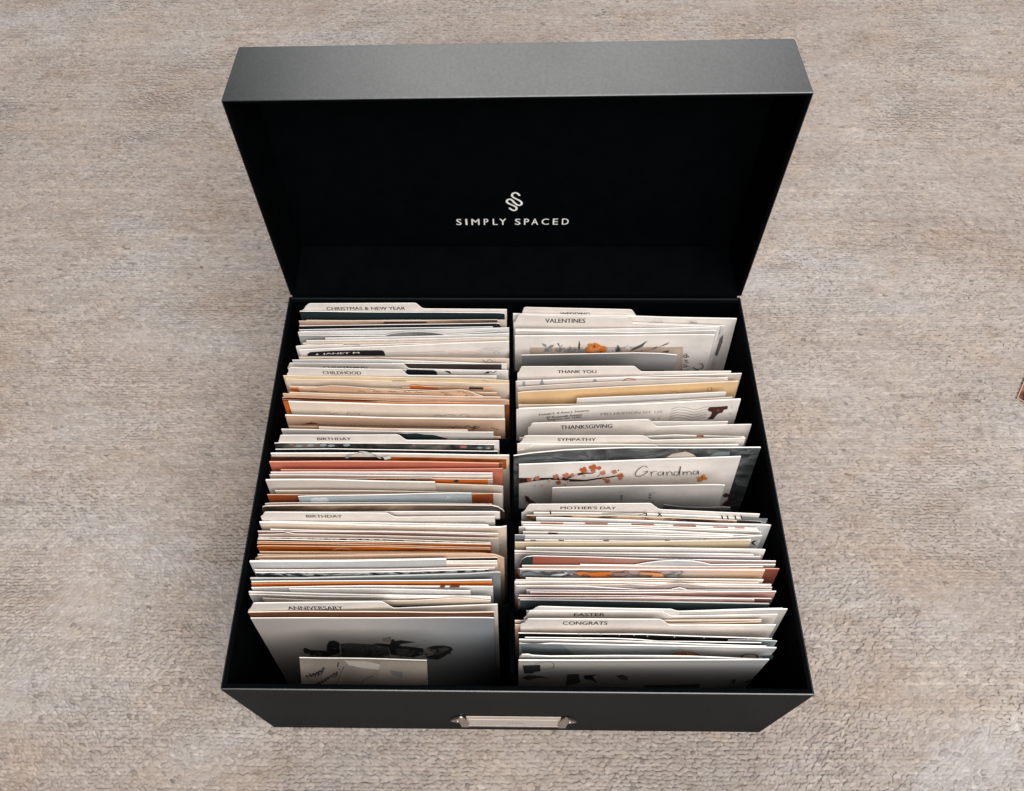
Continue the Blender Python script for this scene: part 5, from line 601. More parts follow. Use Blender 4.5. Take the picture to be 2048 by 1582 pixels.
{"n":"greeting_card","l":"white card reading Grandma with an orange blossom branch and butterfly","c":"greeting card","A":[3.12,130.67,166.0],"B":[160.9,136.19,166.0],"yb":[110.67,116.19],"p":[[0.0,0.0],[76.08,-0.52],[157.87,-0.68]],"f":"envelope","e":"white","t":0.8,"d":[["branch_print","p","bark",[[0.01,20.26],[9.25,21.32],[18.99,21.55],[31.67,21.99],[40.29,17.44],[44.1,15.58],[47.95,14.99],[53.34,16.2],[53.89,17.51],[48.06,17.54],[40.4,20.86],[35.64,24.41],[48.45,27.01],[57.15,24.58],[65.86,23.02],[72.57,20.91],[73.63,22.26],[66.95,24.82],[58.24,26.81],[48.56,29.62],[36.77,29.25],[31.78,26.3],[19.04,25.0],[9.28,26.93],[0.08,29.78]]],["branch_print","l","bark",0.7,[[44.12,16.0],[49.8,13.0],[55.57,12.12]]],["branch_print","l","bark",0.6,[[57.04,22.42],[59.69,17.05],[61.48,14.21]]],["blossom_print","p","blossom",[[5.66,24.47],[6.19,21.85],[7.36,22.12],[8.0,20.46],[9.29,21.68],[9.41,23.96],[9.96,25.71],[8.67,26.58],[8.04,28.06],[6.85,26.83]]],["blossom_print","p","blossompink",[[10.81,21.84],[11.37,19.0],[12.66,19.29],[13.34,17.49],[14.75,18.82],[14.9,21.29],[15.5,23.19],[14.11,24.13],[13.42,25.74],[12.12,24.41]]],["blossom_print","p","blossompale",[[8.58,23.2],[8.86,21.77],[9.51,21.92],[9.85,21.02],[10.56,21.68],[10.62,22.93],[10.92,23.88],[10.22,24.35],[9.88,25.15],[9.23,24.49]]],["blossom_print","p","blossompale",[[20.24,26.69],[20.65,24.54],[21.62,24.76],[22.12,23.4],[23.19,24.4],[23.32,26.28],[23.78,27.72],[22.74,28.43],[22.23,29.64],[21.24,28.64]]],["blossom_print","p","blossompink",[[24.23,20.21],[24.8,17.14],[26.19,17.46],[26.9,15.52],[28.45,16.95],[28.64,19.62],[29.32,21.67],[27.82,22.69],[27.1,24.43],[25.67,22.99]]],["blossom_print","p","blossom",[[26.77,29.82],[27.25,27.17],[28.44,27.44],[29.05,25.77],[30.37,27.0],[30.54,29.31],[31.12,31.07],[29.85,31.95],[29.23,33.45],[28.01,32.21]]],["blossom_print","p","blossompale",[[28.86,22.9],[29.16,21.23],[29.92,21.4],[30.3,20.35],[31.14,21.13],[31.24,22.58],[31.62,23.69],[30.81,24.23],[30.42,25.17],[29.65,24.4]]],["blossom_print","p","blossompink",[[31.3,19.02],[31.89,15.72],[33.39,16.06],[34.15,13.97],[35.82,15.51],[36.04,18.38],[36.79,20.59],[35.19,21.68],[34.42,23.55],[32.88,22.0]]],["blossom_print","p","blossompink",[[36.44,18.8],[36.86,16.44],[37.93,16.69],[38.46,15.2],[39.66,16.29],[39.83,18.35],[40.37,19.92],[39.23,20.7],[38.69,22.03],[37.58,20.93]]],["blossom_print","p","blossompale",[[34.38,28.02],[34.67,26.35],[35.43,26.52],[35.81,25.46],[36.65,26.24],[36.77,27.7],[37.15,28.82],[36.34,29.38],[35.96,30.32],[35.18,29.54]]],["blossom_print","p","blossompale",[[39.74,18.53],[40.06,16.64],[40.93,16.84],[41.35,15.64],[42.31,16.52],[42.45,18.17],[42.88,19.42],[41.97,20.05],[41.54,21.11],[40.65,20.23]]],["blossom_print","p","blossom",[[43.44,10.97],[44.03,7.49],[45.63,7.85],[46.41,5.65],[48.21,7.27],[48.48,10.3],[49.31,12.63],[47.61,13.78],[46.82,15.76],[45.16,14.12]]],["blossom_print","p","blossompale",[[45.61,19.35],[45.92,17.46],[46.78,17.66],[47.2,16.46],[48.17,17.34],[48.31,18.99],[48.76,20.25],[47.85,20.87],[47.42,21.94],[46.53,21.06]]],["blossom_print","p","blossom",[[49.86,7.66],[50.47,3.97],[52.17,4.35],[52.99,2.02],[54.91,3.74],[55.22,6.95],[56.11,9.42],[54.32,10.64],[53.49,12.74],[51.71,11.0]]],["blossom_print","p","blossom",[[55.4,8.67],[55.77,6.35],[56.84,6.59],[57.34,5.13],[58.55,6.21],[58.75,8.22],[59.31,9.77],[58.19,10.53],[57.68,11.84],[56.56,10.76]]],["blossom_print","p","blossompink",[[51.97,13.87],[52.31,11.77],[53.28,11.98],[53.74,10.65],[54.83,11.63],[55.0,13.47],[55.51,14.87],[54.49,15.56],[54.03,16.75],[53.02,15.77]]],["blossom_print","p","blossompink",[[58.3,16.52],[58.74,13.7],[60.03,13.99],[60.64,12.21],[62.1,13.52],[62.35,15.97],[63.04,17.86],[61.69,18.79],[61.07,20.38],[59.72,19.06]]],["blossom_print","p","blossompink",[[60.33,25.54],[60.66,23.39],[61.64,23.61],[62.09,22.25],[63.2,23.25],[63.39,25.13],[63.91,26.56],[62.89,27.27],[62.43,28.49],[61.4,27.48]]],["blossom_print","p","blossompink",[[62.61,29.66],[63.01,27.02],[64.21,27.29],[64.76,25.62],[66.12,26.85],[66.37,29.15],[67.01,30.92],[65.76,31.79],[65.2,33.29],[63.93,32.05]]],["blossom_print","p","blossompink",[[66.68,15.35],[67.06,12.78],[68.25,13.04],[68.79,11.41],[70.14,12.61],[70.38,14.86],[71.03,16.58],[69.8,17.43],[69.24,18.89],[67.99,17.68]]],["blossom_print","p","blossom",[[71.25,21.69],[71.69,18.61],[73.1,18.93],[73.73,16.98],[75.34,18.41],[75.65,21.1],[76.42,23.16],[74.97,24.17],[74.32,25.92],[72.82,24.48]]],["blossom_print","p","blossompink",[[72.08,25.48],[72.38,23.33],[73.36,23.55],[73.8,22.19],[74.92,23.19],[75.13,25.06],[75.67,26.5],[74.66,27.21],[74.21,28.42],[73.17,27.42]]],["blossom_print","p","blossompale",[[10.79,32.88],[11.03,31.67],[11.57,31.79],[11.86,31.03],[12.46,31.59],[12.51,32.65],[12.77,33.45],[12.18,33.85],[11.89,34.53],[11.34,33.97]]],["blossom_print","p","blossompale",[[16.01,32.8],[16.24,31.59],[16.78,31.71],[17.07,30.95],[17.66,31.51],[17.73,32.57],[17.98,33.37],[17.4,33.77],[17.11,34.45],[16.56,33.89]]],["blossom_print","p","figuregrey",[[71.22,11.91],[71.97,11.54],[72.1,13.65],[71.32,13.6]]],["blossom_print","c","figuregrey",0.6,[[33.41,32.07],[34.48,35.21]]],["handwriting","c","ink",0.55,[[92.1,9.53],[90.48,7.33],[88.12,8.01],[85.18,13.69],[84.2,19.98],[85.9,23.09],[89.23,22.03],[91.86,18.37],[92.83,15.89],[89.77,16.53],[93.18,15.49]]],["handwriting","c","ink",0.5,[[95.17,16.05],[96.11,22.5]]],["handwriting","c","ink",0.5,[[95.62,19.05],[97.32,16.19],[99.47,16.34]]],["handwriting","c","ink",0.5,[[104.44,17.52],[101.5,17.32],[100.67,21.1],[102.21,22.91],[104.29,20.06],[104.59,17.11],[104.92,22.67]]],["handwriting","c","ink",0.5,[[106.75,17.25],[107.72,23.29]]],["handwriting","c","ink",0.5,[[107.43,20.27],[108.86,16.97],[110.6,18.78],[111.22,23.09]]],["handwriting","c","ink",0.5,[[115.85,18.71],[113.21,17.69],[112.43,21.46],[114.02,23.71],[115.88,20.84],[115.81,9.02],[116.74,23.47]]],["handwriting","c","ink",0.5,[[118.66,17.63],[119.45,23.22]]],["handwriting","c","ink",0.5,[[119.17,20.64],[120.42,17.75],[121.59,19.52],[121.97,22.96]]],["handwriting","c","ink",0.5,[[121.68,20.38],[122.88,17.06],[124.44,18.87],[125.27,22.76]]],["handwriting","c","ink",0.5,[[129.35,17.5],[126.8,17.33],[126.21,20.69],[127.63,22.92],[129.31,20.47],[129.5,17.08],[130.54,22.69]]],["butterfly_print","p","butterfly",[[129.02,26.45],[131.89,27.51],[132.78,26.7],[134.63,22.54],[135.9,26.48],[138.05,29.65],[136.99,32.19],[135.14,31.63],[133.27,34.99],[131.22,33.54],[131.61,30.08]]],["butterfly_print","p","butterflydark",[[133.08,27.59],[133.72,26.34],[134.59,30.29],[133.75,31.53]]],["print","p","plum",[[4.42,47.36],[6.92,49.79],[8.44,54.44],[10.46,56.86],[13.02,61.64],[9.48,61.39],[7.46,60.33],[5.43,56.51]]],["print","p","rustprint",[[7.44,54.37],[9.96,56.83],[10.99,60.35],[8.47,60.4]]],["print","p","plum",[[153.14,57.79],[155.22,54.53],[157.81,57.2],[158.0,61.55],[154.21,61.97]]],["print","p","plum",[[154.29,76.38],[156.24,69.51],[159.71,65.12],[160.74,65.2],[160.82,76.85]]]]},
{"n":"note_card","l":"small grey note card with sideways handwriting in front of the Grandma card","c":"note card","A":[26.51,116.91,162.0],"B":[147.7,119.33,162.0],"yb":[96.91,99.33],"p":[[-0.0,-0.0],[61.03,-0.45],[121.21,-0.31]],"f":"greynote","e":"white","t":0.5,"d":[["handwriting","c","ink",0.45,[[49.19,24.03],[50.52,23.64]]],["handwriting","c","ink",0.45,[[49.18,20.98],[50.5,20.59],[49.29,19.68]]],["handwriting","c","ink",0.45,[[49.56,17.96],[48.7,16.63],[49.99,15.81],[49.78,18.4]]],["handwriting","c","ink",0.45,[[48.18,14.46],[50.58,13.25],[49.39,15.36]]],["handwriting","c","ink",0.5,[[66.29,25.5],[68.58,22.95],[72.0,23.51],[73.14,26.61]]],["handwriting","c","ink",0.45,[[69.02,19.05],[69.96,16.49],[70.91,18.69],[69.29,19.93]]],["handwriting","c","ink",0.45,[[68.58,13.87],[70.77,14.8],[69.07,11.74],[70.24,10.93],[73.26,10.6]]]]},
{"n":"greeting_card","l":"charcoal card low behind the MOTHER'S DAY divider","c":"greeting card","A":[102.49,105.21,166.0],"B":[148.36,103.88,166.0],"yb":[85.21,83.88],"p":[[0.0,0.0],[13.08,1.88],[45.88,0.16]],"f":"charcoal","e":"greydark","t":0.5},
{"n":"partition","l":"partition","c":"","A":[-0.6,104.44,168.0],"B":[163.51,103.34,168.0],"yb":[84.44,83.34],"p":[[0,7.0],[95.91,3.24],[114.64,7.14],[164.12,7.13]],"f":"lining","e":"lining","t":0.9},
{"n":"tab_divider","l":"cream tabbed divider reading MOTHER'S DAY in the right row","c":"card divider","A":[4.53,103.76,172.8],"B":[166.05,98.32,172.8],"yb":[83.76,78.32],"p":[[0.11,15.36],[0.48,14.88],[2.43,11.63],[3.82,5.25],[5.23,1.67],[7.09,0.81],[22.83,-1.05],[38.49,-2.91],[54.05,-4.75],[69.52,-6.58],[84.9,-8.4],[87.11,-8.35],[88.37,-7.23],[90.58,-4.1],[92.81,-0.96],[94.08,0.18],[96.51,0.38],[161.61,0.64]],"f":"divider","e":"white","t":0.5,"g":"tabbed card dividers","d":[["lettering","t","ink","MOTHER'S DAY",[26.82,6.02],[64.59,2.31],4.3]]},
{"n":"greeting_card","l":"white card with thin black bow lines in front of MOTHER'S DAY","c":"greeting card","A":[12.99,99.88,166.8],"B":[171.97,96.82,166.8],"yb":[79.88,76.82],"p":[[0.0,0.0],[71.86,-3.17],[159.01,0.38]],"f":"white","e":"white","t":0.5,"d":[["print","l","ink",1.0,[[11.31,-2.68],[11.6,1.93]]],["print","c","ink",0.7,[[46.76,-1.94],[69.92,-3.8],[76.11,-4.6]]],["print","c","ink",0.7,[[71.94,-0.99],[74.47,-2.82],[76.5,-4.21]]],["print","l","ink",0.9,[[76.55,-4.63],[76.92,-0.46]]],["print","l","ink",0.9,[[84.53,-5.12],[87.24,-0.26]]],["print","l","ink",0.9,[[86.34,-4.82],[84.75,-0.1]]],["print","l","ink",0.9,[[127.69,-3.63],[128.97,1.76]]],["print","l","ink",0.9,[[131.39,-3.86],[132.69,1.53]]],["print","l","ink",0.9,[[136.49,-4.18],[137.82,1.2]]],["print","l","ink",0.9,[[140.63,-4.44],[141.97,0.94]]],["print","p","slate",[[141.76,-2.83],[158.59,-1.37],[159.26,3.66],[143.02,2.57]]]]},
{"n":"greeting_card","l":"card with a black and bronze speckled pattern strip","c":"greeting card","A":[8.0,98.26,166.0],"B":[167.69,95.54,166.0],"yb":[78.26,75.54],"p":[[-0.0,-0.0],[28.42,-2.04],[67.67,-2.98],[159.71,0.33]],"f":"bronzephoto","e":"cream","t":0.5,"d":[["print","p","figuredark",[[143.24,-1.28],[159.37,-0.06],[159.89,4.23],[143.42,3.02]]]]},
{"n":"envelope","l":"long white envelope with its right corner nearest the box wall","c":"envelope","A":[14.6,96.82,166.0],"B":[174.04,93.63,166.0],"yb":[76.82,73.63],"p":[[-0.0,-0.0],[70.2,-1.1],[159.47,0.39]],"f":"white","e":"white","t":0.7},
{"n":"greeting_card","l":"white card with a row of orange dashes","c":"greeting card","A":[4.46,94.15,166.0],"B":[164.37,91.48,166.0],"yb":[74.15,71.48],"p":[[0.0,0.0],[80.03,-1.55],[159.93,0.33]],"f":"white","e":"white","t":0.5,"d":[["print","p","orangebrick",[[12.99,-0.72],[28.51,-0.96],[28.39,0.99],[13.21,1.21]]],["print","p","orangebrick",[[43.25,-1.8],[58.7,-2.04],[58.64,-0.09],[43.52,0.13]]],["print","p","orangebrick",[[74.68,-2.09],[90.07,-2.33],[90.07,-0.39],[75.01,-0.17]]],["print","p","orangebrick",[[102.99,-1.78],[118.34,-2.01],[118.39,-0.07],[103.37,0.14]]],["print","p","orangebrick",[[130.03,-0.96],[140.16,-0.9],[140.22,0.83],[130.26,0.76]]],["print","p","orangebrick",[[144.7,-0.73],[151.11,-0.67],[151.19,1.06],[144.95,0.99]]]]},
{"n":"greeting_card","l":"thin white edge, first in front of the orange dashes card","c":"greeting card","A":[5.36,92.69,166.0],"B":[165.09,90.52,166.0],"yb":[72.69,70.52],"p":[[0.0,0.0],[79.0,-1.75],[159.75,0.27]],"f":"white","e":"white","t":0.5},
{"n":"greeting_card","l":"thin grey edge, second in front of the orange dashes card","c":"greeting card","A":[2.78,91.54,166.0],"B":[166.65,89.24,166.0],"yb":[71.54,69.24],"p":[[-0.0,0.0],[81.36,-2.84],[163.88,0.28]],"f":"greycream","e":"white","t":0.5},
{"n":"greeting_card","l":"thin white edge, third in front of the orange dashes card","c":"greeting card","A":[7.16,90.76,166.0],"B":[166.13,87.48,166.0],"yb":[70.76,67.48],"p":[[-0.0,-0.0],[76.88,-2.63],[159.0,0.4]],"f":"white","e":"white","t":0.7},
{"n":"greeting_card","l":"white card with a small black block near its left end","c":"greeting card","A":[5.48,88.03,167.2],"B":[147.02,86.6,167.2],"yb":[68.03,66.6],"p":[[-0.0,0.0],[78.45,-0.23],[141.55,0.17]],"f":"white","e":"white","t":0.5,"d":[["print","p","black",[[17.06,-0.28],[23.41,-0.11],[23.48,2.3],[17.12,2.35]]]]},
{"n":"greeting_card","l":"pale card with slanting grey stripes and a dark motif at right","c":"greeting card","A":[0.01,85.51,169.2],"B":[165.88,86.06,169.2],"yb":[65.51,66.06],"p":[[0.0,0.0],[83.63,0.29],[138.03,3.2],[165.88,-0.07]],"f":"stripecard","e":"white","t":0.5,"d":[["print","p","slate",[[0.09,-0.45],[6.86,-0.28],[6.92,9.45],[0.16,9.5]]],["print","p","figuregrey",[[127.3,4.58],[129.76,4.12],[128.53,7.23],[125.69,7.69]]],["print","p","figuregrey",[[136.76,4.51],[139.23,4.06],[138.02,7.16],[135.19,7.62]]],["print","p","figuregrey",[[146.22,4.45],[148.68,3.99],[147.51,7.09],[144.68,7.55]]],["print","p","ink",[[159.79,10.56],[161.12,7.43],[163.93,6.97],[161.6,10.55],[164.59,16.81],[161.68,13.9]]]]},
{"n":"greeting_card","l":"thin white card edge just behind the long tan card","c":"greeting card","A":[6.52,83.54,166.0],"B":[158.56,84.58,166.0],"yb":[63.54,64.58],"p":[[-0.0,-0.0],[77.42,2.36],[113.45,1.11],[152.04,-0.13]],"f":"white","e":"white","t":0.5,"d":[["print","p","figuregrey",[[3.97,-0.44],[7.59,-0.22],[7.61,1.32],[3.98,1.09]]],["print","p","figuregrey",[[22.97,-0.19],[26.59,0.04],[26.64,1.58],[23.01,1.35]]],["print","p","figuregrey",[[53.27,0.31],[56.89,0.54],[56.99,2.08],[53.35,1.85]]],["print","p","figuregrey",[[94.33,0.18],[97.96,0.4],[98.11,1.94],[94.48,1.71]]]]},
{"n":"greeting_card","l":"long tan card with an olive left end in the MOTHER'S DAY pack","c":"greeting card","A":[-0.01,81.79,167.2],"B":[158.41,83.97,167.2],"yb":[61.79,63.97],"p":[[-0.0,-0.0],[83.61,0.83],[158.44,-0.27]],"f":"tanenv2","e":"cream","t":0.6,"d":[["print","c","brownink",0.35,[[95.98,8.79],[100.32,6.64],[105.86,7.65],[108.82,9.95]]]]},
{"n":"greeting_card","l":"white card with its right corner jutting out in front of the tan card","c":"greeting card","A":[7.55,79.27,166.0],"B":[167.16,78.96,166.0],"yb":[59.27,58.96],"p":[[0.0,0.0],[75.71,0.11],[159.62,0.04]],"f":"white","e":"white","t":0.7},
{"n":"greeting_card","l":"white edged card, upper of a stacked pair behind the rust red card","c":"greeting card","A":[-0.22,77.19,166.0],"B":[158.86,75.64,166.0],"yb":[57.19,55.64],"p":[[0.0,0.0],[83.18,-0.05],[159.08,0.19]],"f":"white","e":"white","t":0.7},
{"n":"greeting_card","l":"lilac grey card, lower of a stacked pair behind the rust red card","c":"greeting card","A":[-0.05,75.16,166.0],"B":[163.37,74.58,166.0],"yb":[55.16,54.58],"p":[[0.0,0.0],[82.83,-0.43],[163.42,0.07]],"f":"lilac","e":"pinkwhite","t":0.5},
{"n":"greeting_card","l":"dark teal card with a rust red to mauve panel and rounded left corner","c":"greeting card","A":[3.31,69.9,166.0],"B":[172.7,72.01,166.0],"yb":[49.9,52.01],"p":[[0.0,0.0],[1.15,-6.23],[4.23,-10.6],[8.63,-11.84],[43.08,-9.5],[96.47,-4.61],[169.4,-0.26]],"f":"rustmauve","e":"white","t":0.5,"d":[["print","p","darkteal",[[0.17,-0.96],[1.4,-6.96],[4.65,-11.1],[8.44,-11.47],[8.28,10.07],[0.18,9.93]]]]},
{"n":"greeting_card","l":"pale card with a low arched top in front of the rust red card","c":"greeting card","A":[43.12,69.27,167.2],"B":[171.82,69.75,167.2],"yb":[49.27,49.75],"p":[[-0.0,-0.0],[35.54,0.64],[43.21,-3.01],[51.78,-5.74],[62.22,-6.93],[73.82,-5.46],[81.24,-2.39],[86.05,0.71],[128.7,-0.06]],"f":"coolgrey","e":"white","t":0.5},
{"n":"greeting_card","l":"thin pale card edge in front of the arched card","c":"greeting card","A":[4.54,68.35,166.8],"B":[163.41,68.71,166.8],"yb":[48.35,48.71],"p":[[0.0,-0.0],[77.57,0.0],[158.87,-0.04]],"f":"whitepeach","e":"white","t":0.5},
{"n":"greeting_card","l":"thin dark card edge just behind the brick red card","c":"greeting card","A":[4.88,67.43,166.8],"B":[154.27,67.89,166.8],"yb":[47.43,47.89],"p":[[-0.0,-0.0],[77.15,0.18],[149.38,-0.06]],"f":"charcoal","e":"cream","t":0.5},
{"n":"greeting_card","l":"brick red card reaching out furthest to the right wall","c":"greeting card","A":[1.86,66.76,168.4],"B":[173.5,67.06,168.4],"yb":[46.76,47.06],"p":[[0.0,0.0],[79.92,-0.16],[171.64,-0.04]],"f":"brickred","e":"salmonlight","t":0.5},
{"n":"greeting_card","l":"card painted with grey and orange flowers fading to peach","c":"greeting card","A":[3.09,65.98,169.2],"B":[163.7,66.22,169.2],"yb":[45.98,46.22],"p":[[0.0,0.0],[78.53,-0.21],[160.61,-0.03]],"f":"paintedflowers","e":"white","t":0.6,"d":[["print","p","leafgrey",[[67.92,7.93],[69.22,7.04],[71.44,9.59],[69.79,10.32]]],["print","p","leafgrey",[[4.01,6.07],[5.52,5.9],[7.81,8.85],[5.92,8.75]]],["print","p","salmon",[[41.0,9.61],[41.91,8.56],[43.35,8.96],[42.21,10.07]]],["print","p","leafgrey",[[24.14,3.9],[25.56,1.91],[27.79,2.38],[26.0,4.53]]],["print","p","slate",[[15.84,7.43],[16.53,7.22],[17.61,8.64],[16.74,8.73]]],["print","p","peach",[[84.27,9.9],[84.92,8.93],[86.08,9.58],[85.25,10.59]]],["print","p","mauve",[[58.9,7.41],[59.6,6.18],[60.88,8.21],[59.99,9.37]]],["print","p","leafdark",[[32.96,4.6],[33.65,3.37],[34.75,3.58],[33.89,4.91]]],["print","p","flowerlight",[[88.63,6.05],[89.6,4.08],[91.37,4.44],[90.12,6.58]]],["print","p","flowerorange",[[88.65,4.99],[89.46,4.25],[90.93,5.94],[89.9,6.59]]],["print","p","palespot",[[28.57,10.51],[30.06,9.44],[32.36,10.38],[30.5,11.47]]],["print","p","peach",[[40.28,6.68],[40.81,5.73],[41.7,6.13],[41.02,7.14]]],["print","p","leafdark",[[13.66,3.72],[15.02,2.8],[17.12,4.18],[15.41,5.06]]],["print","p","flowerorange",[[83.74,1.32],[85.0,0.79],[87.19,3.51],[85.59,3.83]]],["print","p","peach",[[47.65,10.63],[48.36,9.39],[49.58,10.44],[48.67,11.7]]],["print","p","peach",[[37.6,10.23],[38.67,9.06],[40.37,9.75],[39.02,10.97]]],["print","p","salmon",[[86.67,6.49],[87.88,5.64],[89.9,6.78],[88.38,7.61]]],["print","p","leafdark",[[6.16,11.33],[7.25,9.93],[8.92,10.52],[7.55,11.99]]],["print","p","flowerorange",[[89.46,4.73],[90.44,4.74],[92.09,6.6],[90.84,6.4]]],["print","p","peach",[[86.72,3.55],[87.36,2.14],[88.68,3.96],[87.84,5.33]]],["print","p","mauve",[[68.76,8.39],[69.33,7.01],[70.39,7.66],[69.65,9.11]]],["print","p","palespot",[[32.57,5.53],[34.12,5.39],[36.6,8.86],[34.63,8.67]]],["print","p","slate",[[103.99,6.87],[104.78,5.99],[106.21,7.02],[105.2,7.88]]],["print","p","leafdark",[[13.05,9.55],[14.15,9.57],[15.85,11.74],[14.46,11.51]]],["print","p","leafgrey",[[20.26,6.1],[21.32,5.04],[22.97,6.42],[21.65,7.45]]],["print","p","flowerlight",[[85.44,8.01],[86.64,7.36],[88.73,9.64],[87.2,10.13]]],["print","p","salmon",[[61.05,7.29],[62.47,7.56],[64.75,10.31],[62.96,9.73]]],["print","p","leafdark",[[32.64,10.52],[33.78,8.5],[35.61,8.55],[34.17,10.77]]],["print","p","flowerlight",[[35.83,3.68],[36.66,2.86],[38.0,4.49],[36.96,5.23]]],["print","p","peach",[[38.34,7.37],[39.57,5.77],[41.58,6.99],[40.02,8.63]]],["print","p","leafgrey",[[94.34,7.0],[95.74,5.66],[98.23,7.55],[96.44,8.85]]],["print","p","leafgrey",[[105.6,1.92],[106.34,0.26],[107.85,1.41],[106.88,3.12]]],["print","p","salmon",[[78.29,7.66],[78.93,6.43],[80.17,8.11],[79.35,9.29]]],["print","p","leafgrey",[[101.05,3.02],[101.98,1.29],[103.76,2.36],[102.56,4.16]]],["print","p","slate",[[21.95,7.03],[23.13,6.79],[24.97,8.57],[23.48,8.66]]],["print","p","peach",[[68.28,0.89],[69.2,-0.59],[70.74,-0.59],[69.57,1.03]]],["print","p","leafdark",[[12.89,11.04],[13.92,9.82],[15.52,10.99],[14.22,12.22]]],["print","p","flowerorange",[[41.81,7.0],[42.96,6.94],[44.79,9.14],[43.34,8.98]]],["print","p","leafgrey",[[38.75,10.49],[40.14,9.58],[42.38,11.95],[40.62,12.72]]],["print","p","flowerlight",[[40.87,1.22],[42.01,0.67],[43.82,1.76],[42.38,2.26]]],["print","p","leafdark",[[102.61,2.91],[103.43,2.08],[104.88,2.85],[103.83,3.68]]],["print","p","peach",[[50.92,2.29],[51.78,0.84],[53.23,1.46],[52.14,2.99]]],["print","p","leafgrey",[[66.12,4.01],[67.47,2.62],[69.61,2.23],[67.92,3.81]]],["print","p","palespot",[[99.17,5.43],[99.92,4.13],[101.44,5.91],[100.46,7.16]]],["print","p","peach",[[47.13,3.04],[47.9,1.41],[49.26,2.88],[48.27,4.53]]],["print","p","flowerlight",[[64.69,3.12],[66.14,1.96],[68.52,3.06],[66.68,4.22]]],["print","p","palespot",[[101.99,3.06],[103.29,1.32],[105.44,0.76],[103.81,2.72]]],["print","p","leafdark",[[27.15,1.46],[27.82,0.48],[28.91,1.6],[28.06,2.57]]],["print","p","leafdark",[[27.06,5.82],[27.65,5.08],[28.61,6.8],[27.87,7.45]]],["print","p","leafgrey",[[32.45,7.1],[33.45,6.1],[35.08,7.81],[33.81,8.74]]],["print","p","leafgrey",[[2.62,2.67],[3.46,1.59],[4.74,3.29],[3.69,4.31]]],["print","p","flowerlight",[[50.69,4.34],[51.89,2.33],[53.84,2.37],[52.34,4.58]]],["print","p","mauve",[[60.41,7.47],[60.98,5.91],[62.06,6.86],[61.32,8.49]]],["print","p","mauve",[[84.32,4.52],[85.37,3.55],[87.24,5.43],[85.89,6.31]]],["print","p","flowerlight",[[93.29,8.56],[94.25,7.72],[96.01,9.75],[94.78,10.48]]],["print","p","leafgrey",[[50.99,8.34],[51.85,8.13],[53.23,9.54],[52.15,9.64]]],["print","p","palespot",[[31.77,8.85],[33.23,8.15],[35.48,9.16],[33.65,9.83]]],["print","p","slate",[[105.19,5.33],[105.99,3.57],[107.5,3.88],[106.48,5.78]]],["print","p","palespot",[[29.49,1.88],[30.06,0.25],[31.05,1.65],[30.32,3.31]]],["print","p","slate",[[106.31,9.97],[107.59,10.05],[109.71,12.02],[108.09,11.73]]],["print","p","salmon",[[67.08,8.78],[67.7,7.86],[68.89,10.28],[68.09,11.05]]],["print","p","slate",[[98.93,1.52],[99.94,-0.01],[101.72,0.33],[100.44,1.98]]],["print","p","leafgrey",[[5.55,2.45],[6.49,1.17],[7.9,1.11],[6.73,2.53]]],["print","p","leafgrey",[[80.84,9.13],[81.44,7.92],[82.57,8.82],[81.8,10.06]]],["print","p","flowerorange",[[37.11,0.92],[40.58,-0.49],[46.83,1.23],[52.1,0.7],[60.0,0.13],[61.2,5.13],[55.86,4.75],[60.96,8.35],[59.8,11.13],[47.36,11.78],[46.2,6.26],[42.55,4.03],[38.16,5.0]]],["print","p","slate",[[1.77,2.33],[6.18,-0.0],[10.64,3.12],[16.88,5.31],[27.59,7.45],[19.65,10.34],[11.59,8.15],[6.26,10.54],[1.35,8.3]]],["print","p","leafdark",[[11.48,-0.08],[19.48,2.53],[25.65,1.53],[23.96,4.75],[15.97,3.95]]],["print","p","leafgrey",[[29.38,7.89],[36.4,5.49],[43.66,9.06],[38.42,11.45],[31.27,11.09]]],["print","p","mauve",[[60.91,0.57],[65.37,1.42],[71.4,-0.48],[72.59,3.59],[68.4,6.86],[62.14,6.03]]],["print","p","leafgrey",[[68.44,7.32],[72.66,4.5],[78.25,8.09],[74.89,10.45]]],["print","p","flowerlight",[[78.47,-0.13],[85.54,0.22],[93.62,1.92],[94.95,6.47],[89.98,10.23],[86.23,7.97],[87.67,4.28],[79.65,3.49]]],["print","p","leafgrey",[[95.74,5.54],[100.84,3.64],[105.74,8.15],[111.15,8.99],[101.51,10.06]]],["print","p","palespot",[[19.55,5.73],[25.69,2.9],[31.86,2.36],[27.56,6.53]]]]},
{"n":"greeting_card","l":"first thin white edge in front of the painted flower card","c":"greeting card","A":[7.03,61.69,166.0],"B":[162.47,61.31,166.0],"yb":[41.69,41.31],"p":[[0.0,0.0],[74.39,-0.57],[155.44,0.05]],"f":"white","e":"white","t":0.5},
{"n":"greeting_card","l":"second thin cream edge in front of the painted flower card","c":"greeting card","A":[0.22,60.28,166.0],"B":[159.32,60.39,166.0],"yb":[40.28,40.39],"p":[[0.0,0.0],[81.06,-0.94],[159.1,-0.01]],"f":"cream","e":"cream","t":0.5},
{"n":"greeting_card","l":"third thin white edge in front of the painted flower card","c":"greeting card","A":[-0.31,59.23,166.0],"B":[167.1,59.09,166.0],"yb":[39.24,39.1],"p":[[0.0,0.0],[81.44,-1.31],[167.41,0.02]],"f":"white","e":"white","t":0.7},
{"n":"greeting_card","l":"mauve grey card with a gently waved top edge","c":"greeting card","A":[6.53,57.62,166.0],"B":[167.32,57.6,166.0],"yb":[37.71,37.69],"p":[[-0.0,-0.0],[62.24,-0.78],[68.25,-2.28],[74.5,-0.57],[83.35,0.64],[93.55,-2.32],[100.36,-3.83],[109.26,-2.18],[118.24,-0.06],[160.78,0.0]],"f":"mauvegrey","e":"cream","t":0.5},
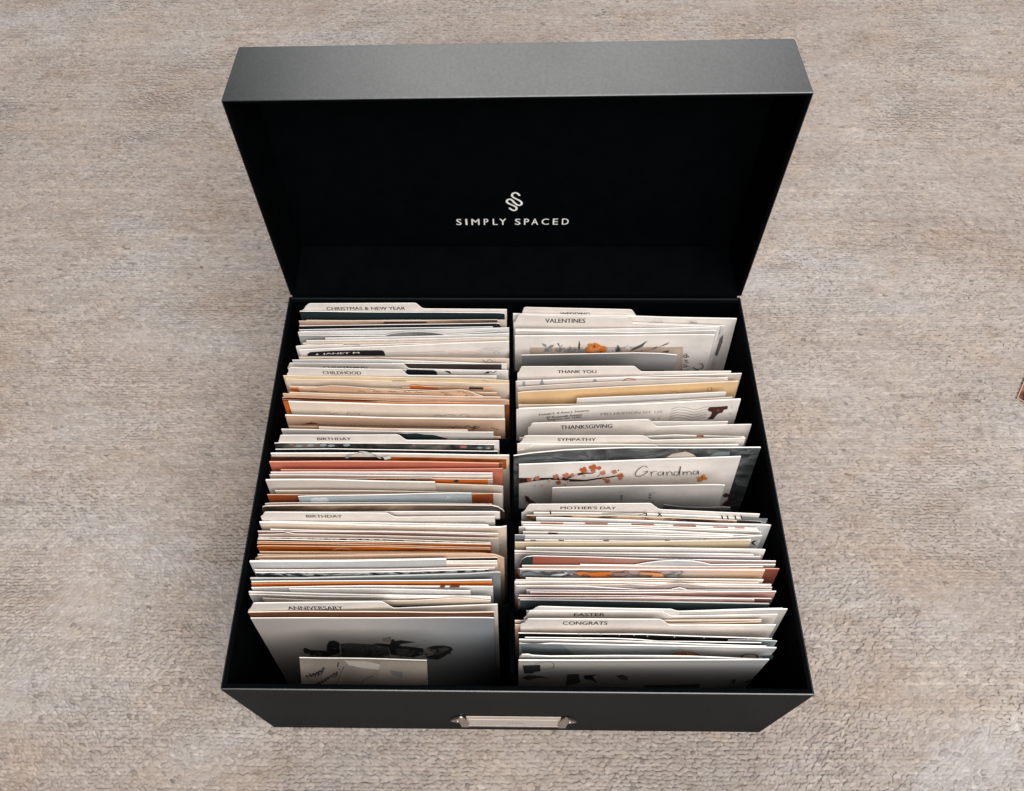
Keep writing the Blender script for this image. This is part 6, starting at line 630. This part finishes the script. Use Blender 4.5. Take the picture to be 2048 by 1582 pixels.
{"n":"envelope","l":"lilac grey envelope with a small hump in front of the waved card","c":"envelope","A":[0.55,56.83,166.0],"B":[166.85,56.11,166.0],"yb":[36.99,36.35],"p":[[-0.0,0.0],[45.41,-0.56],[63.04,1.64],[71.84,2.28],[80.69,3.38],[99.85,2.28],[106.42,-1.63],[112.04,1.88],[166.3,0.09]],"f":"lilac","e":"white","t":0.5},
{"n":"greeting_card","l":"short lilac card just behind the rust pink photo card","c":"greeting card","A":[7.37,54.79,166.0],"B":[124.4,55.1,166.0],"yb":[35.22,35.48],"p":[[-0.0,-0.0],[73.45,0.03],[117.03,-0.04]],"f":"lilac","e":"pinkwhite","t":0.5},
{"n":"photo_card","l":"rust pink photo card with its right end raised","c":"photo card","A":[9.78,53.37,168.0],"B":[168.91,54.54,168.0],"yb":[34.05,35.01],"p":[[0.0,0.0],[70.83,1.08],[159.13,-0.14]],"f":"rosephoto","e":"white","t":0.5},
{"n":"greeting_card","l":"thin rusty card with a pale edge behind the dark teal card","c":"greeting card","A":[2.44,51.79,166.0],"B":[165.66,51.09,166.0],"yb":[32.81,32.28],"p":[[0.0,0.0],[77.88,-1.72],[163.22,0.08]],"f":"rustphoto2","e":"pinkwhite","t":0.5},
{"n":"greeting_card","l":"dusty pink card with a rounded right corner behind the dark teal card","c":"greeting card","A":[1.9,50.31,166.0],"B":[154.42,50.14,166.0],"yb":[31.71,31.58],"p":[[0.0,0.0],[78.23,-2.42],[150.76,-2.32],[152.51,0.02]],"f":"rosephoto","e":"white","t":0.5},
{"n":"greeting_card","l":"dark teal card standing behind the three front dividers","c":"greeting card","A":[3.29,49.51,166.4],"B":[163.49,48.37,166.4],"yb":[31.13,30.33],"p":[[-0.0,-0.0],[76.84,-0.51],[160.2,0.13]],"f":"teal","e":"coolgrey","t":0.7},
{"n":"partition","l":"partition","c":"","A":[-0.6,45.42,166.0],"B":[175.2,44.95,166.0],"yb":[28.39,28.1],"p":[[0,7.0],[175.8,7.05]],"f":"lining","e":"lining","t":0.9},
{"n":"tab_divider","l":"divider with a blank tab right behind the EASTER divider","c":"card divider","A":[8.12,40.09,172.4],"B":[170.27,44.39,172.4],"yb":[25.24,27.75],"p":[[0,-6.88],[0.35,-7.44],[2.86,-9.03],[4.63,-13.1],[6.42,-15.29],[8.48,-15.61],[24.24,-13.5],[40.08,-11.37],[56.0,-9.23],[71.99,-7.08],[88.06,-4.92],[90.24,-4.65],[91.18,-4.06],[92.8,-2.53],[94.43,-0.99],[95.38,-0.4],[97.75,-0.24],[162.21,-0.4]],"f":"divider","e":"white","t":0.5,"g":"tabbed card dividers"},
{"n":"envelope","l":"greyish envelope with a long right end behind the EASTER divider","c":"envelope","A":[7.15,41.77,173.6],"B":[172.82,43.77,173.6],"yb":[26.19,27.37],"p":[[0.0,0.0],[84.45,3.34],[113.62,1.5],[165.68,-0.19]],"f":"greycream","e":"white","t":0.5},
{"n":"tab_divider","l":"cream tabbed divider reading EASTER near the box front","c":"card divider","A":[5.39,38.88,167.2],"B":[167.59,42.37,167.2],"yb":[24.57,26.53],"p":[[-0.0,-1.59],[0.39,-2.18],[1.47,-5.13],[2.36,-11.53],[3.26,-15.03],[4.98,-15.65],[20.91,-14.47],[36.88,-13.28],[52.9,-12.1],[68.95,-10.91],[85.04,-9.72],[87.44,-9.35],[88.78,-8.13],[91.13,-4.94],[93.49,-1.72],[94.85,-0.49],[97.46,-0.19],[162.23,-0.32]],"f":"divider","e":"white","t":0.5,"g":"tabbed card dividers","d":[["lettering","t","ink","EASTER",[31.77,-4.45],[51.5,-3.41],6.0]]},
{"n":"greeting_card","l":"cream card edge right behind the CONGRATS divider","c":"greeting card","A":[-0.31,38.03,166.8],"B":[156.92,39.42,166.8],"yb":[24.11,24.86],"p":[[0.0,0.0],[91.88,0.03],[157.24,-0.12]],"f":"cream","e":"cream","t":0.5},
{"n":"greeting_card","l":"peach card showing at the left end of the CONGRATS divider","c":"greeting card","A":[-0.13,35.56,166.0],"B":[156.61,38.58,166.0],"yb":[22.81,24.41],"p":[[0.0,0.0],[62.23,0.38],[156.77,-0.25]],"f":"tanpeach","e":"cream","t":0.5},
{"n":"tab_divider","l":"cream tabbed divider reading CONGRATS near the box front","c":"card divider","A":[3.19,34.95,169.2],"B":[164.81,36.45,169.2],"yb":[22.5,23.28],"p":[[-0.0,-2.22],[0.38,-2.86],[2.12,-5.26],[3.43,-10.68],[4.73,-13.67],[6.6,-14.25],[22.27,-13.85],[37.95,-13.46],[53.63,-13.06],[69.31,-12.67],[85.0,-12.27],[87.34,-11.92],[88.65,-10.37],[91.01,-6.2],[93.39,-2.0],[94.72,-0.42],[97.29,-0.07],[161.63,-0.12]],"f":"divider","e":"white","t":0.5,"g":"tabbed card dividers","d":[["lettering","t","ink","CONGRATS",[26.65,-2.33],[54.95,-2.08],7.06]]},
{"n":"greeting_card","l":"black card with white confetti specks in front of CONGRATS","c":"greeting card","A":[1.99,31.52,166.0],"B":[161.66,29.74,166.0],"yb":[20.76,19.87],"p":[[0.0,0.0],[78.69,-3.32],[159.68,0.11]],"f":"confetti","e":"white","t":0.5,"d":[["print","p","white",[[38.05,-3.0],[38.82,-3.06],[38.87,0.08],[38.27,-0.23]]],["print","p","white",[[51.58,-3.36],[52.35,-3.42],[52.45,-0.28],[51.85,-0.59]]],["print","p","white",[[63.22,-2.87],[63.99,-2.93],[64.13,0.2],[63.53,-0.1]]],["print","p","white",[[72.44,-3.59],[73.21,-3.65],[73.38,-0.52],[72.77,-0.83]]],["print","p","white",[[80.88,-2.16],[81.64,-2.22],[81.85,0.92],[81.23,0.62]]],["print","p","white",[[97.88,-2.09],[98.64,-2.15],[98.9,0.98],[98.29,0.68]]],["print","p","white",[[116.47,-1.46],[117.24,-1.52],[117.56,1.62],[116.94,1.32]]],["print","p","white",[[143.9,-1.52],[144.66,-1.58],[145.09,1.56],[144.46,1.25]]]]},
{"n":"greeting_card","l":"blue grey card corner peeking out right of the confetti card","c":"greeting card","A":[134.0,28.91,166.0],"B":[164.75,28.81,166.0],"yb":[19.46,19.4],"p":[[0.0,0.0],[30.75,0.01]],"f":"bluegrey","e":"coolgrey","t":0.5},
{"n":"greeting_card","l":"black card with a white wavy edge in front of the confetti card","c":"greeting card","A":[6.01,28.44,171.2],"B":[153.45,26.78,171.2],"yb":[19.22,18.39],"p":[[-0.0,0.0],[54.77,-2.38],[69.23,-1.4],[83.93,1.79],[147.45,0.09]],"f":"black","e":"white","t":0.5},
{"n":"greeting_card","l":"grey white card behind the pale blue picture card","c":"greeting card","A":[2.34,27.59,170.4],"B":[156.54,25.2,170.4],"yb":[18.79,17.58],"p":[[0.0,0.0],[67.97,-2.69],[154.22,0.12]],"f":"whitegrey","e":"white","t":0.5},
{"n":"greeting_card","l":"pale blue picture card with an orange ball and a ring","c":"greeting card","A":[2.51,25.47,170.8],"B":[162.41,24.4,170.8],"yb":[17.72,17.17],"p":[[0.0,0.0],[8.31,1.76],[19.8,-1.32],[77.37,-0.56],[159.9,0.05]],"f":"watercolor","e":"white","t":0.6,"d":[["print","p","slate",[[0.09,-0.6],[14.03,-0.76],[26.54,-0.06],[35.78,24.82],[20.53,27.55],[2.66,27.16]]],["print","p","ballorange",[[97.86,22.08],[99.15,14.7],[103.58,11.18],[109.16,13.2],[114.23,18.49],[115.54,22.47]]],["print","c","brownink",0.7,[[97.95,22.9],[99.15,14.7],[103.53,10.79],[109.11,12.8],[115.63,21.65]]],["print","l","brownink",0.6,[[103.98,22.47],[103.1,13.62],[105.03,13.48],[106.12,22.32]]],["print","c","ink",0.45,[[95.9,11.72],[99.28,7.51],[103.1,7.25]]],["print","c","brown",1.6,[[142.65,25.48],[142.06,18.96],[145.84,15.46],[150.71,18.35],[152.52,24.77]]],["print","p","teal",[[152.51,20.26],[161.26,17.61],[162.48,27.78],[159.17,30.11]]]]},
{"n":"envelope","l":"white envelope with a curled left corner behind the front photo card","c":"envelope","A":[2.28,19.45,166.0],"B":[157.3,19.0,166.0],"yb":[14.51,14.26],"p":[[-0.0,-0.0],[1.7,-6.98],[5.51,-8.05],[8.4,-4.78],[19.92,-2.84],[58.02,-4.95],[105.45,-5.87],[144.02,-1.98],[155.03,0.01]],"f":"whitegrey","e":"white","t":0.5},
{"n":"photo_card","l":"large front photo card with a black pot and dark shapes","c":"photo card","A":[1.86,16.88,171.2],"B":[156.56,18.38,171.2],"yb":[13.02,13.9],"p":[[0.0,0.0],[58.29,0.38],[154.71,-0.04]],"f":"frontphoto","e":"white","t":0.6,"d":[["picture","p","figuredark",[[2.63,14.33],[13.54,12.63],[14.3,32.55],[10.18,35.41],[9.24,39.32],[3.75,39.24]]],["picture","c","ink",0.4,[[9.86,11.65],[14.55,4.39],[19.31,3.55],[22.19,10.91],[21.73,22.11],[17.9,25.86],[14.51,22.95]]],["picture","p","figuremid",[[2.32,54.26],[6.29,44.23],[14.37,47.35],[21.65,56.58],[13.46,53.4],[6.44,61.52]]],["picture","p","figuremid",[[31.77,42.11],[39.2,40.73],[41.62,70.39],[32.73,80.96]]],["picture","p","figuredark",[[42.45,45.74],[51.3,42.88],[48.7,49.85],[52.98,70.55],[48.27,60.04],[44.08,57.92]]],["picture","p","figuregrey",[[63.65,47.54],[67.27,42.61],[71.9,50.17],[72.33,61.41],[67.49,58.25]]],["picture","p","figuremid",[[84.76,79.53],[122.06,74.7],[124.23,95.96],[89.18,92.69]]],["picture","p","figuregrey",[[142.13,61.36],[143.5,57.27],[145.26,71.85],[143.58,72.88]]],["picture","p","figuregrey",[[151.0,65.64],[153.65,57.42],[154.26,66.72],[152.49,71.95]]]]}
]
rr = random.Random(3)
for rec in CARDS:
    A = Vector(rec['A'])/1000; B = Vector(rec['B'])/1000
    zb = rec.get('zb', 5)/1000
    A0 = Vector((A.x, rec['yb'][0]/1000, zb)); B0 = Vector((B.x, rec['yb'][1]/1000, zb))
    w = (B-A).length*1000; h = ((A0+B0)/2-(A+B)/2).length*1000
    nrm = ((B-A).cross(A0-A)).normalized()
    if nrm.y > 0: nrm.negate()                      # towards the front of the box
    org = (A0+B0)/2
    th = rec['t']/1000
    amp = rr.uniform(-.00038, .00038)*(0 if rec.get('d') else 1); ph = rr.uniform(0, 3); is_part = rec['n'] == 'partition'
    sag = 0 if is_part else rr.uniform(-.1, .55)
    straight = len(rec['p']) <= 3
    wob = [(rr.uniform(.0, .24), rr.uniform(.02, .10), rr.uniform(0, 6)) for _ in range(2)]
    def surf(u, v, off=0.0):
        t = u/w if w else 0; s = v/h
        p = A.lerp(B, t).lerp(A0.lerp(B0, t), s) if 0 <= s <= 1 else A.lerp(B, t)+(A0.lerp(B0, t)-A.lerp(B, t))*s
        return p+nrm*(off+amp*math.sin(math.pi*t*1.6+ph)*max(0, 1-s))-org
    # outline along the top edge
    prof = []
    last = None
    for u, v in rec['p']:
        if last is not None:
            if u <= last[0]+.02: u = last[0]+.02
            n = max(1, int((u-last[0])/9))
            for k in range(1, n): prof.append((last[0]+(u-last[0])*k/n, last[1]+(v-last[1])*k/n))
        prof.append((u, v)); last = (u, v)
    dip = [rr.uniform(.4, 1.3) if rr.random() < .22 else 0 for _ in range(2)]
    if straight and not is_part:
        # worn corners hang a little
        for e, (a, b) in enumerate((('u', 0), ('w', 1))):
            if dip[e]:
                for q in (1.2, 3, 6): prof.append((q if e == 0 else w-q, prof[0][1]+(prof[-1][1]-prof[0][1])*(q if e == 0 else w-q)/w))
        prof = sorted(set(prof))
        prof = [p for i, p in enumerate(prof) if i == 0 or p[0]-prof[i-1][0] > .3 or i == len(prof)-1]
        prof = [(u, v+dip[0]*max(0, 1-u/6)**2+dip[1]*max(0, 1-(w-u)/6)**2) for u, v in prof]
    if straight:
        prof = [(u, v+sag*math.sin(math.pi*u/w)+sum(a*math.sin(f*u+q) for a, f, q in wob)) for u, v in prof]
    fr = (0, .05, .16, .4, 1)
    vs, fs, mi = [], [], []
    nc, nr = len(prof), len(fr)
    for side in (0, 1):
        for u, v in prof:
            for f in fr: vs.append(surf(u, v+(h-v)*f, th-side*th))
    I = lambda s, i, j: s*nc*nr+i*nr+j
    for i in range(nc-1):
        for j in range(nr-1):
            fs.append((I(0, i, j), I(0, i, j+1), I(0, i+1, j+1), I(0, i+1, j))); mi.append(1)
            fs.append((I(1, i, j), I(1, i+1, j), I(1, i+1, j+1), I(1, i, j+1))); mi.append(0)
        fs.append((I(0, i, 0), I(0, i+1, 0), I(1, i+1, 0), I(1, i, 0))); mi.append(0)
    for j in range(nr-1):
        fs.append((I(0, 0, j), I(1, 0, j), I(1, 0, j+1), I(0, 0, j+1))); mi.append(0)
        fs.append((I(0, nc-1, j), I(0, nc-1, j+1), I(1, nc-1, j+1), I(1, nc-1, j))); mi.append(0)
    me = bpy.data.meshes.new(rec['n']); me.from_pydata(vs, [], fs)
    o = link(rec['n'], me, [M('litwhiteedge' if rec['e'] == 'white' else rec['e']), M(rr.choice(('white', 'whitepink', 'whitecool', 'whitewarm')) if rec['f'] == 'white' else rec['f'])])
    me.polygons.foreach_set('material_index', mi)
    me.update()
    o.location = org
    if is_part:
        o.parent = box; o.location = org-box.location
        continue
    tag(o, rec['l'], rec['c'], rec.get('g'))
    # prints: flat ink on the face, a hair proud of it, later ones over earlier ones
    parts = {}
    for k, d in enumerate(rec.get('d', ())):
        name, kind = d[0], d[1]
        key = name if name in ('lettering', 'handwriting', 'postmark', 'ribbon') else name+'|%d' % k
        off = th+.00006+.00002*k
        if kind == 'p':
            VF = (d[3], [tuple(range(len(d[3])))]); mk = d[2]
        elif kind in 'lc':
            pts = d[4] if kind == 'l' else catmull(d[4], 5)
            VF = stroke(pts, d[3]); mk = d[2]
        elif kind == 't':
            mk, word, p0, p1, hh = d[2:]
            V, F = text_mesh(word, .045)
            # height runs up the card, the baseline runs from p0 to p1
            VF = ([(p0[0]+(p1[0]-p0[0])*x, p0[1]+(p1[1]-p0[1])*x-hh*y) for x, y in V], F)
        elif kind == 'r':
            mk = d[2]; pts = catmull(d[4], 5); n = len(pts)
            g = parts.setdefault(key, ([], [], [], []))
            b = len(g[0])
            for i, (u, v) in enumerate(pts):
                q = i/(n-1)
                for s in (-1, 1): g[0].append(surf(u+s*d[3]*.30, v+s*d[3]*.30*(1 if q > .5 else -1)*.9, .0040+.0022*math.sin(math.pi*q)+s*.0006))
            for i in range(n-1): g[1].append((b+2*i, b+2*i+1, b+2*i+3, b+2*i+2)); g[2].append(mk)
            continue
        g = parts.setdefault(key, ([], [], [], []))
        b = len(g[0])
        nv = len(VF[0]); g[0].extend(surf(u, v, off+(.00002 if kind == 't' and q >= nv/2 else 0)) for q, (u, v) in enumerate(VF[0]))
        for f in VF[1]: g[1].append(tuple(i+b for i in f)); g[2].append(mk)
    for key, (V, F, mk, _) in parts.items():
        name = key.split('|')[0]
        me = bpy.data.meshes.new(name); me.from_pydata(V, [], F)
        keys = sorted(set(mk))
        link(name, me, [M(x) for x in keys], o)
        me.polygons.foreach_set('material_index', [keys.index(x) for x in mk])
        bm = bmesh.new(); bm.from_mesh(me)
        bmesh.ops.triangulate(bm, faces=[f for f in bm.faces if len(f.verts) > 4])
        bm.normal_update()
        flip = [f for f in bm.faces if f.normal.dot(nrm) < 0]
        bmesh.ops.reverse_faces(bm, faces=flip)
        bm.to_mesh(me); bm.free()

# ------------------------------------------------------------------ a photo print lying on the carpet at the right
bm = bmesh.new(); add_box(bm, 0, .089, 0, .127, 0, .0003)
snap = tag(link('photo_print', bm_mesh(bm, 'photo_print'), M('peach')), 'brown photo print with a white border lying on the carpet right of the box', 'photo print')
me = bpy.data.meshes.new('picture'); me.from_pydata([(.0005, .0005, .0004), (.0885, .0005, .0004), (.0885, .1265, .0004), (.0005, .1265, .0004)], [], [(0, 1, 2, 3)])
link('picture', me, printed('snapshot_print', [(.36, (.02, .008, .006)), (.48, (.11, .038, .022)), (.58, (.26, .10, .06)), (.72, (.55, .36, .26))], 90, (1, .6, 1)), snap)
snap.location = (.4578, .2384, .0026); snap.rotation_euler = (0, math.radians(-.6), math.radians(-39))
